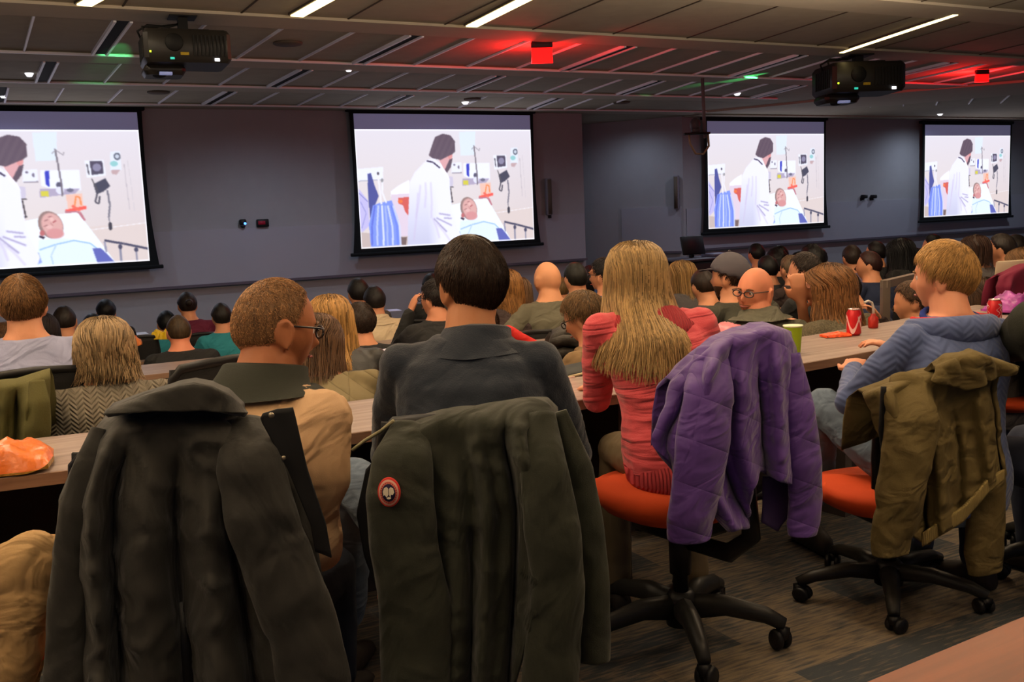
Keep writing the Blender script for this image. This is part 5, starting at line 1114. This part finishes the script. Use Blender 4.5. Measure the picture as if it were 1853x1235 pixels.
P(1272, 487, 6.9, 'person with short dark brown hair left of the man in the baseball cap', yaw=30, hy_=20, hair_c=(46, 32, 24), top=GRYJ, hpitch=-14, lean=.25)
P(1456, 456, 6.0, 'person with short dark hair in a black sweater looking left', yaw=34, hy_=66, hair_c=(44, 34, 28), top=BLK1, skin_c=(204, 140, 106), bw=1.05)
# fourth row and beyond, left half
far_g = 'far rows of the audience'
P(114, 553, 7.3, 'person thinning on top with dark side hair, black top, behind the pale blue tee', hair='recede', hair_c=(40, 30, 24), top=BLK1, ht=.006, group=None)
P(72, 566, 6.4, 'person with long dark hair beside the shoulder of the pale blue tee', hair='long', hair_c=(30, 24, 24), top=BLK1, lenh=.3, hp=dict(narrow=.4))
P(8, 583, 6.6, 'person with brown hair just inside the left edge, beyond the pale blue tee', hair_c=(84, 58, 36), top=BLK1)
P(190, 541, 9.3, 'person with black hair against the wall above the greying bob', hair_c=(20, 18, 20), top=BLK1, ht=.015)
P(166, 567, 8.2, 'person with dark hair low beside the black-haired head above the greying bob', hair_c=(24, 20, 20), top=BLK1, hair='bun')
P(321, 570, 6.9, 'person with cropped brown hair and pink ears in a black top', hair_c=(78, 60, 38), top=BLK1, ht=.007, skin_c=(214, 134, 100), bw=1.1)
P(337, 528, 9.0, 'person with dark pinned-up hair and a maroon top at the far desk', hair='bun', hair_c=(38, 28, 24), top=MARO, k=1.02)
P(399, 548, 8.4, 'person with short dark hair in a bright teal top', hair_c=(34, 28, 22), top=TEAL)
P(300, 562, 8.9, 'person with black hair just behind the cropped brown head', hair_c=(18, 18, 20), top=TEAL)
P(647, 503, 8.0, 'person with short black hair standing out against the wall above the honey-blonde woman', hair_c=(28, 24, 22), top=GRYJ, k=1.03, hair='recede', ht=.012)
P(676, 517, 7.6, 'person with dark hair and a cream scarf against the wall', hair_c=(32, 26, 24), top=CREAM, collar=('st', .05, .09), collar_m=CREAM)
P(780, 494, 8.8, 'person with dark hair, only the crown showing above the glasses-wearing black shirt', hair_c=(26, 22, 22), top=BLK1)
P(914, 486, 6.4, 'person with golden-brown hair in a dark brown jacket right of the navy fleece head', hair='long', hair_c=(124, 86, 46), top=BRNJ, lenh=.24, hp=dict(narrow=.35, wave=.006), yaw=20)
P(936, 500, 7.6, 'person with light brown hair left of the bald man in olive', hair='long', hair_c=(104, 78, 56), top=GRYJ, lenh=.24, hp=dict(narrow=.2))
P(1040, 474, 7.0, 'person with short dark hair directly behind the olive polo shoulder', hair_c=(34, 32, 26), top=NAVD, ht=.009)
P(1070, 480, 8.2, 'person with bushy black hair and a maroon top near the bald man in olive', hair='big', hair_c=(18, 16, 18), ht=.03, top=MARO)
P(1092, 466, 6.6, 'person with dark hair in a blue top, half behind the blonde hair', yaw=30, hy_=60, hair_c=(26, 22, 22), top=BLU, glasses=True, lh=('px', 1084, 524, 6.7))
P(1012, 500, 9.2, 'person with sandy hair low beyond the bald man in olive', hair_c=(130, 100, 60), top=OLP)
P(900, 540, 7.6, 'person in a dark striped jacket low behind the navy fleece', hair_c=(60, 40, 30), top=BRNJ)
# right half
P(1234, 470, 7.6, 'person with long dark blond hair and a dark clip, left of the baseball cap', hair='long', hair_c=(140, 108, 66), top=GRYJ, lenh=.26, hp=dict(narrow=.3))
P(1405, 448, 9.2, 'person with a round head of black hair right of the baseball cap', hair='big', hair_c=(16, 15, 17), ht=.026, top=BLK1)
P(1388, 462, 8.4, 'person with black hair low behind the bald looking man', hair_c=(18, 16, 18), top=BLK1)
P(1368, 440, 10.4, 'person with dark hair farthest back above the bald looking man', hair_c=(20, 18, 20), top=BLK1)
P(1411, 444, 10.8, 'person with a small dark head against the wall left of the black sweater', hair_c=(22, 20, 22), top=NAVD)
P(1430, 461, 8.2, 'person with greying sandy hair between black-haired heads', hair_c=(112, 92, 70), top=BRNJ)
P(1470, 442, 8.4, 'person with a large mass of black hair behind the black sweater', hair='big', hair_c=(20, 18, 20), ht=.035, top=BLK1)
P(1445, 455, 10.2, 'person with a tiny dark head left of the large black hair', hair_c=(16, 16, 18), top=BLK1)
P(1541, 443, 9.0, 'person with dark brown hair under the wall ledge, second gap left of the handrail', hair_c=(54, 42, 36), top=LILAC, hy_=10)
P(1584, 436, 9.6, 'person with black hair turned left in the far right group', hair_c=(24, 20, 22), top=BLK1, hy_=50)
P(1572, 454, 8.0, 'person with reddish-brown hair seen in profile above the handrail', hair_c=(58, 32, 28), top=NAVD, hy_=70, bw=1.1)
P(1630, 430, 8.2, 'person with very long black hair left of the blond man', hair='long', hair_c=(18, 18, 20), top=BLK1, lenh=.36, hp=dict(w=1.1, wave=.006, narrow=.8))
P(1655, 448, 8.8, 'person with dark wavy hair beside the very long black hair', hair='long', hair_c=(28, 24, 24), top=BLK1, lenh=.26)
P(1688, 424, 9.6, 'person with short black hair just above the blond head', hair_c=(20, 18, 20), top=NAVD, hy_=60)
P(1530, 490, 6.4, 'person in a dark slate jacket behind the fuzzy sweater, head hidden', hair_c=(40, 34, 32), top=NAVD, bw=1.1, lean=.35)
P(1765, 424, 7.6, 'person with shoulder-length brown hair right of the blond head', hair='long', hair_c=(56, 38, 30), top=GRYJ, lenh=.16, hp=dict(narrow=.2))
P(1812, 422, 7.2, 'person with short dark hair in a striped black jacket at the far right', hair_c=(48, 40, 36), top=BLK1, hy_=56, bw=1.15)
P(1838, 424, 8.6, 'person with dark hair seen near the right edge of the far rows', hair_c=(36, 30, 28), top=BRNJ, hy_=60)
P(1853, 446, 6.6, 'person with brown hair cut by the right edge above the maroon jacket', hair_c=(100, 72, 44), top=MARO, hair='long', lenh=.2)
# baseball cap
for o_ in bpy.data.objects:
    if o_.get('label', '').startswith('person in a grey baseball cap'): capman = o_
D, fs = _D[(40, 28)]; Pp = head_pts(D); mk = sm(D[:, 2]-np.interp(D[:, 1], [-1, 0, 1], [-.15, .12, .38]), 0, .05)
def person_frame(root): return root
def cap_on(root, d, yawrel, c1, c2):
    k = d['k']; R_, hd = d['R'], d['hd']; mb = MB(); q = Pp+D*((-.012*(1-mk)+.020*mk)[:, None])
    mb.add([R_ @ (Vector(p)*k)+hd for p in q], fs); cp = mb.build('cap', mat('cap_grey', c1, .9), root)
    br_ = MB(); rings = []
    for a in np.linspace(-1.05, 1.05, 15):
        i0 = Vector((.080*sin(a), .086*cos(a), .048)); o1 = Vector((.085*sin(a), .086*cos(a)+.078*cos(a*.9), .050-.018*(1-abs(sin(a))))); rings.append([R_ @ (v*k)+hd for v in (i0, o1, o1-Vector((0, 0, .005)), i0-Vector((0, 0, .006)))])
    br_.loft(rings); br_.build('brim', mat('cap_brim', c2, .9), cp); MB().ball(hd+R_ @ (Vector((0, 0, .134))*k), (.008,)*3).build('button', mat('cap_brim', c2, .9), cp)
    MB().ball(hd+R_ @ (Vector((.082, .02, .05))*k), (.004, .012, .010)).build('emblem', mat('cap_emblem', (220, 220, 225), .8), cp)
_cap_d = None
# ============================================================ THINGS ON THE DESKS
TOPZ = .74
def can(px, py, z, rgb, label, h=.122, r=.033, kind='red', name='drink_can'):
    p = onz(px, py, z); t = empty(name, (p.x, p.y, z), random.random()*6, label, 'drink can')
    MB().lathe([(.001, .004), (r*.72, .002), (r*.8, 0), (r, .012), (r, h*.86), (r*.80, h*.97), (r*.80, h), (r*.74, h), (r*.72, h*.975), (.001, h*.972)], n=32).build('body', mat('can_'+kind, rgb, .3, spec=.6, metal=.15), t)
    MB().lathe([(r*.66, h*.975), (r*.82, h*.98), (r*.83, h+.002), (r*.76, h+.002), (r*.72, h*.978)], n=32).build('rim', mat('can_silver', (200, 196, 190), .25, metal=.8), t)
    MB().box((0, .008, h*.985), (.013, .022, .0015)).build('pull_tab', mat('can_silver', (200, 196, 190), .25, metal=.8), t)
    return t
def swirl(t, r, h, rgb, n=1, vert=False):
    """white marks wound on a can's side"""
    mb = MB(); m = mat('can_mark_%d' % rgb[0], rgb, .4)
    for k in range(n):
        rings = []
        for i in range(22):
            a = -1.2+2.6*i/21+k*2.1; z = h*(.45+.28*sin(i*.33+k)) if not vert else h*(.15+.7*i/21); aa = a if not vert else k*2.1+.25*sin(i*.8); w = .006+.006*sin(pi*i/21)
            rings.append([Vector((cos(aa)*(r+e), sin(aa)*(r+e), z+dz)) if not vert else Vector((cos(aa+dz/r)*(r+e), sin(aa+dz/r)*(r+e), z)) for e, dz in ((.0002, -w), (.0008, -w), (.0008, w), (.0002, w))])
        mb.loft(rings)
    mb.build('printed_mark', m, t, smooth=False)
c1 = can(1545, 607, TOPZ, (206, 30, 36), 'red drink can on the desk beside the blue hoodie, left of the blond man'); swirl(c1, .033, .122, (232, 190, 186), 3)
c2 = can(1799, 588, TOPZ, (200, 28, 30), 'red and white drink can on the desk right of the blond man'); swirl(c2, .033, .122, (226, 214, 206), 3, True)
c3 = can(768, 622, .59, (220, 168, 30), 'yellow drink can on the second desk by the navy fleece shoulder'); swirl(c3, .033, .122, (120, 84, 30), 2, True)
p = onz(1435, 641, TOPZ); t = empty('paper_cup', (p.x, p.y, TOPZ), 0, 'lime-green cup on the desk at the edge of the purple jacket', 'cup')
MB().lathe([(.001, 0), (.028, 0), (.030, .004), (.038, .115), (.039, .118), (.036, .118), (.029, .01), (.001, .008)], n=28).build('cup', mat('lime_cup', (150, 176, 30), .45), t)
MB().lathe([(.037, .114), (.041, .116), (.041, .121), (.037, .121)], n=28).build('rim', mat('cup_rim', (226, 224, 190), .5), t)
p = onz(1053, 668, TOPZ-.0); t = empty('takeaway_cup', (p.x, p.y, .59), 0, 'patterned takeaway cup between the padded jacket and the coral sweater', 'cup'); 
p2 = onz(1052, 690, .59); t.location = (p2.x, p2.y, .59)
MB().lathe([(.001, 0), (.027, 0), (.036, .12), (.034, .12), (.001, .11)], n=24).build('cup', mat('cup_tan', (150, 116, 84), .6), t)
MB().lathe([(.001, .142), (.028, .142), (.031, .134), (.038, .130), (.039, .118), (.036, .118)], n=24).build('lid', mat('cup_lid', (226, 222, 214), .4), t)
# crinkled bags
def bag(loc, rz, size, m1, label, name='snack_bag', m2=None, lay=.5, seed=0):
    t = empty(name, loc, rz, label, 'snack bag'); w, d, h = size; nu, nv = 26, 18
    rng = random.Random(seed); top, bot = [], []
    for j in range(nv+1):
        for i in range(nu+1):
            u, v = -1+2*i/nu, -1+2*j/nv; e = max(0, (1-u*u))**.5*max(0, 1-v**4)**.6; n = noise.noise(Vector((u*2.3+seed, v*2.0, seed)))*.22+noise.noise(Vector((u*6, v*5+seed, 3)))*.10
            x = u*w/2*(1-.05*abs(v)); y = v*d/2*(1+.08*sin(u*9+seed)*abs(u)); top.append((x, y, max(.003, h*(e*(.85+n*1.4))+.004+.02*abs(u)**6*(1 if seed % 2 else .4)))); bot.append((x, y, max(0.0, h*.12*(1-e))))
    n_ = nu+1; F = []
    for j in range(nv):
        for i in range(nu): a = j*n_+i; F.append((a, a+1, a+n_+1, a+n_))
    MB().add(top, F).build('upper_foil', m1, t); mb = MB().add(bot, [f[::-1] for f in F]); 
    O = len(top); edge = [i for i in range(nu)]
    S_ = MB(); vs = top+bot; fs_ = []
    for i in range(nu):
        fs_ += [(i+1, i, O+i, O+i+1), (nv*n_+i, nv*n_+i+1, O+nv*n_+i+1, O+nv*n_+i)]
    for j in range(nv): fs_ += [(j*n_, (j+1)*n_, O+(j+1)*n_, O+j*n_), ((j+1)*n_+nu, j*n_+nu, O+j*n_+nu, O+(j+1)*n_+nu)]
    mb.add(vs, fs_); mb.build('lower_foil', m2 or m1, t); return t
p = onz(-5, 862, TOPZ); ORG = mat('orange_foil', (216, 108, 28), .3, ('noise', 25, .6, .01), .1, spec=.6)
b0 = bag((p.x-.03, p.y+.06, TOPZ), .35, (.28, .20, .085), ORG, 'orange crinkled chip bag on the desk at the left edge', m2=mat('bag_clear', (150, 116, 50), .3, ('noise', 60, .8, .01), .5), seed=3)
p = onz(1318, 606, TOPZ); bag((p.x, p.y+.05, TOPZ), .5, (.22, .16, .05), mat('pink_stripe_foil', (222, 130, 140), .35, ('noise', 30, .6, .01), .35, extra={'vs': 30}), 'pink and white snack bag on the desk behind the purple jacket', seed=4)
p = onz(1840, 568, TOPZ); bag((p.x+.02, p.y+.08, TOPZ), .6, (.30, .18, .11), mat('violet_foil', (150, 60, 140), .35, ('noise', 30, .7, .01), .5, extra={'vs': 14}), 'purple and pink snack bag behind the right red can', seed=5)
p = onz(1512, 610, TOPZ); w_ = bag((p.x, p.y, TOPZ), .2, (.13, .07, .02), mat('orange_wrapper', (236, 84, 36), .4, ('noise', 40, .8, .01), .4, extra={'vs': 50}), 'crumpled orange candy wrapper on the desk left of the red can', name='candy_wrapper', seed=6)
w_['category'] = 'wrapper'
p = onz(238, 627, .44); bag((p.x, p.y, .44), .3, (.16, .12, .09), mat('amber_foil', (206, 112, 40), .4), 'small orange-brown bag right of the greying bob', seed=7)
for x, rz, lb in ((270, .2, 'left one of two small yellow bags near the cropped brown head'), (287, -.1, 'right one of two small yellow bags near the cropped brown head')):
    p = onz(x, 620, .44); bag((p.x, p.y+.2, .44), rz, (.11, .10, .08), mat('yellow_foil', (214, 176, 20), .4), lb, seed=8)
# papers, tray, jar, bowl
def sheet(px, py, z, w, d, rz, label, rgb=(206, 204, 222), name='paper_sheet', th=.004):
    p = onz(px, py, z); o = MB().box((0, 0, th/2), (w, d, th)).build(name, mat('paper_%d' % rgb[0], rgb, .7), smooth=False); o.location = (p.x, p.y, z); o.rotation_euler = (0, 0, rz); return tag(o, label, 'paper')
sheet(724, 631, .59, .30, .215, YAW0-.25, 'white paper sheet on the second desk left of the yellow can')
sheet(700, 563, .29, .3, .22, .4, 'pale paper sheet on the fourth desk left of the person resting on a hand', (196, 200, 226))
sheet(238, 606, .29, .3, .22, .5, 'small white paper sheet beyond the orange-brown bag', (200, 204, 214))
sheet(1012, 684, TOPZ, .10, .07, .4, 'red and white card lying on the desk right of the navy fleece shoulder', (216, 180, 170))
p = onz(1770, 577, TOPZ); t = empty('plate', (p.x, p.y+.02, TOPZ), .5, 'small white plate with red candy behind the blond man', 'plate')
MB().lathe([(.001, .002), (.06, .002), (.085, .014), (.088, .014), (.062, 0), (.001, 0)], n=28).build('plate', mat('plate_white', (220, 212, 190), .5), t); MB().ball((0, 0, .018), (.025, .02, .014)).build('candy', mat('candy_red', (220, 40, 34), .4), t)
p = onz(1580, 594, TOPZ); t = empty('sanitizer_bottle', (p.x, p.y, TOPZ), .5, 'small red bottle with a curved white spout right of the left red can', 'bottle')
MB().lathe([(.001, 0), (.022, 0), (.024, .01), (.024, .05), (.012, .062), (.012, .07), (.001, .07)], n=20).build('body', mat('jar_red', (170, 40, 30), .35), t)
MB().tube([(0, 0, .06), (0, 0, .10), (-.01, 0, .125), (-.035, 0, .135), (-.06, 0, .13)], .006, 8).build('spout', mat('spout_white', (210, 200, 190), .5), t)
# white box at the right edge
p = onz(1835, 545, TOPZ+.02); t = empty('open_laptop', (p.x+.06, p.y+.28, TOPZ), radians(-160), 'pale lid of an open laptop at the right edge behind the purple bag', 'laptop')
MB().box((0, .0, .008), (.34, .22, .016), bevel=.005).build('base', mat('laptop_grey', (150, 146, 140), .5), t); MB().box((0, .115, .125), (.34, .012, .23), Matrix.Rotation(-.12, 3, 'X'), bevel=.006).build('lid', mat('laptop_pale', (196, 180, 152), .6), t)
# tablet / black case leaning beside the coral sweater
p = onz(1060, 672, TOPZ); t = empty('tablet_case', (p.x, p.y, TOPZ), .45, 'black folding case with a pale edge lying on the desk left of the coral sweater', 'case')
MB().box((0, 0, .012), (.28, .17, .02), Matrix.Rotation(-.08, 3, 'Y'), bevel=.005).build('cover', mat('case_black', (32, 34, 30), .6), t); MB().tube([(-.15, -.09, .0), (-.05, -.095, .012), (.13, -.09, .034)], .005, 6).build('pale_edge', mat('case_edge', (176, 164, 130), .6), t)
# dark handbag on second desk near the leather jacket
p = onz(684, 668, .59); t = empty('handbag', (p.x, p.y, .50), .3, 'dark brown handbag hanging beside the leather jacket, left of the paper sheet', 'bag')
m_ = MB(); m_.loft([[Vector((w*cos(a), dd*sin(a), z)) for a in np.linspace(0, tau, 17)[:-1]] for z, w, dd in ((-.25, .07, .05), (-.2, .085, .065), (0, .09, .06), (.06, .075, .04), (.075, .07, .03))]); m_.build('body', mat('bag_brown', (48, 36, 30), .6), t)
MB().tube([(-.05, 0, .07), (-.03, 0, .13), (.03, 0, .13), (.05, 0, .07)], .008, 8).build('strap', mat('bag_strap', (70, 66, 50), .6), t)
# ---------------- empty mesh chairs
chair(*aty(352, 640, 3.42).xy, -.15, 44, 'empty black mesh-backed chair between the cardigan and the beige shirt', None, 1.0, 1.16)
for px, Z, yw, lb in ((246, 9.6, 20, 'empty black mesh chair at the far left desk, its back framed against the wall'), (226, 8.2, 30, 'empty black mesh chair just right of the greying bob, nearer than its neighbour'), (745, 8.6, 10, 'empty black mesh chair at the far desk left of the man resting on a hand'), (1505, 10.2, 30, 'empty dark chair in the far rows right of the large black hair'), (1600, 9.9, 30, 'empty dark blue-black chair left of the very long black hair'), (160, 10.2, 25, 'empty black chair far left, beside the dark bun')):
    pp = aty(px, 560, Z); fl = floor_at(pp); chair(pp.x, pp.y, fl, yw, lb)
# padded jacket on the bald man's right neighbour chair
c = Coat(1030, 640, 4.55, 22, 'black padded jacket over a chair right of the olive polo shirt'); PUFF = mat('black_puffer', (50, 46, 40), .6, ('noise', 60, .4, .01))
c.panel('body_panel', [(596, 1004), (620, 996), (670, 996), (740, 998)], [(596, 1062), (640, 1078), (740, 1080)], [(0, 604), (.4, 592), (1, 600)], [(0, 730), (1, 730)], [], PUFF, wrap=.06, nu=30, nv=30, thick=.02, crumple=.01)
for i, y in enumerate((618, 641, 664, 688)): MB().tube([c.pt(1000, y+2, .0), c.pt(1020, y-2, .035), c.pt(1045, y, .04), c.pt(1074, y+4, .01)], [.018, .026, .026, .018], 10).build('padding_tube', PUFF, c.root)
# olive jacket on the chair of the pale blue tee
c = Coat(40, 740, 3.28, 20, 'olive jacket over the chair of the person in the pale blue tee'); OLJ = mat('olive_canvas', (84, 80, 42), .85, ('noise', 200, .4, .003), .1)
c.panel('body_panel', [(680, -60), (820, -60)], [(676, 90), (700, 90), (820, 84)], [(0, 700), (.6, 690), (1, 672)], [(0, 880), (1, 870)], [(.2, .2, .02, .06), (.45, .42, .02, .06), (.6, .62, -.04, .03), (.75, .72, .05, .05), (.88, .9, -.03, .02)], OLJ, wrap=.05, nu=50, nv=36, crumple=.02)
c.sleeve('sleeve', [(66, 690, 14), (70, 730, 22), (68, 780, 26), (60, 850, 24)], [.02, .05, .05, .04], OLJ, seed=4, crumple=.6, nr=30)
# maroon jacket / handrail / lectern
c = Coat(1840, 510, 5.4, 30, 'maroon jacket over a chair back at the right edge'); MAR = mat('maroon_wool', (104, 22, 48), .9, ('noise', 200, .4, .003))
c.panel('body_panel', [(470, 1835), (490, 1812), (520, 1800), (580, 1800)], [(470, 1900), (580, 1900)], [(0, 500), (.4, 480), (1, 474)], [(0, 600), (1, 600)], [(.3, .3, .03, .1)], MAR, wrap=.05, nu=30, nv=30, crumple=.02)
RAIL = mat('rail_steel', (124, 112, 100), .4, metal=.4)
a = aty(1602, 514, 5.9); b_ = aty(1660, 500, 6.4); fl = floor_at(a); t = empty('handrail', (a.x, a.y, fl), 0, 'grey metal handrail beside the aisle, left of the blond man', 'handrail'); o = t.location
pth = [Vector((a.x, a.y, fl))-o, a-o, Vector((b_.x, b_.y, b_.z))-o, Vector((b_.x+(b_.x-a.x)*1.2, b_.y+(b_.y-a.y)*1.2, b_.z-.04))-o, Vector((b_.x+(b_.x-a.x)*1.2, b_.y+(b_.y-a.y)*1.2, floor_at(b_)))-o]
m_ = MB()
for u_, v_ in zip(pth, pth[1:]):
    d_ = v_-u_; q_ = d_.to_track_quat('Z', 'Y').to_matrix(); m_.box((u_+v_)/2, (.045, .045, d_.length+.04), q_)
m_.build('rail', RAIL, t, smooth=False)
p = on_facet(1262, 470); p = aty(1265, 470, 15.0); fl = -.6; t = empty('lectern', (p.x, p.y, fl), radians(30), 'dark lectern with a tilted monitor in front of the wall, left of the third screen', 'lectern')
h = p.z-fl; LC = mat('lectern_dark', (40, 34, 36), .6); MB().box((0, 0, h*.5), (.95, .6, h), bevel=.02).build('cabinet', LC, t); MB().box((0, 0, h+.015), (1.1, .7, .04), bevel=.01).build('top', mat('lectern_top', (74, 68, 80), .5), t)
MB().box((-.12, 0, h+.22), (.42, .04, .28), Matrix.Rotation(-.25, 3, 'X'), bevel=.008).box((-.12, .03, h+.07), (.06, .05, .12)).build('monitor', PLAST, t); MB().box((.25, -.1, h+.06), (.34, .3, .05), bevel=.01).build('document_tray', mat('tray_grey', (110, 108, 130), .5), t)
# aisle box and stool bits by the railing left out of view behind people
cap_on(capman, CAPD, 0, (82, 78, 84), (66, 60, 66))
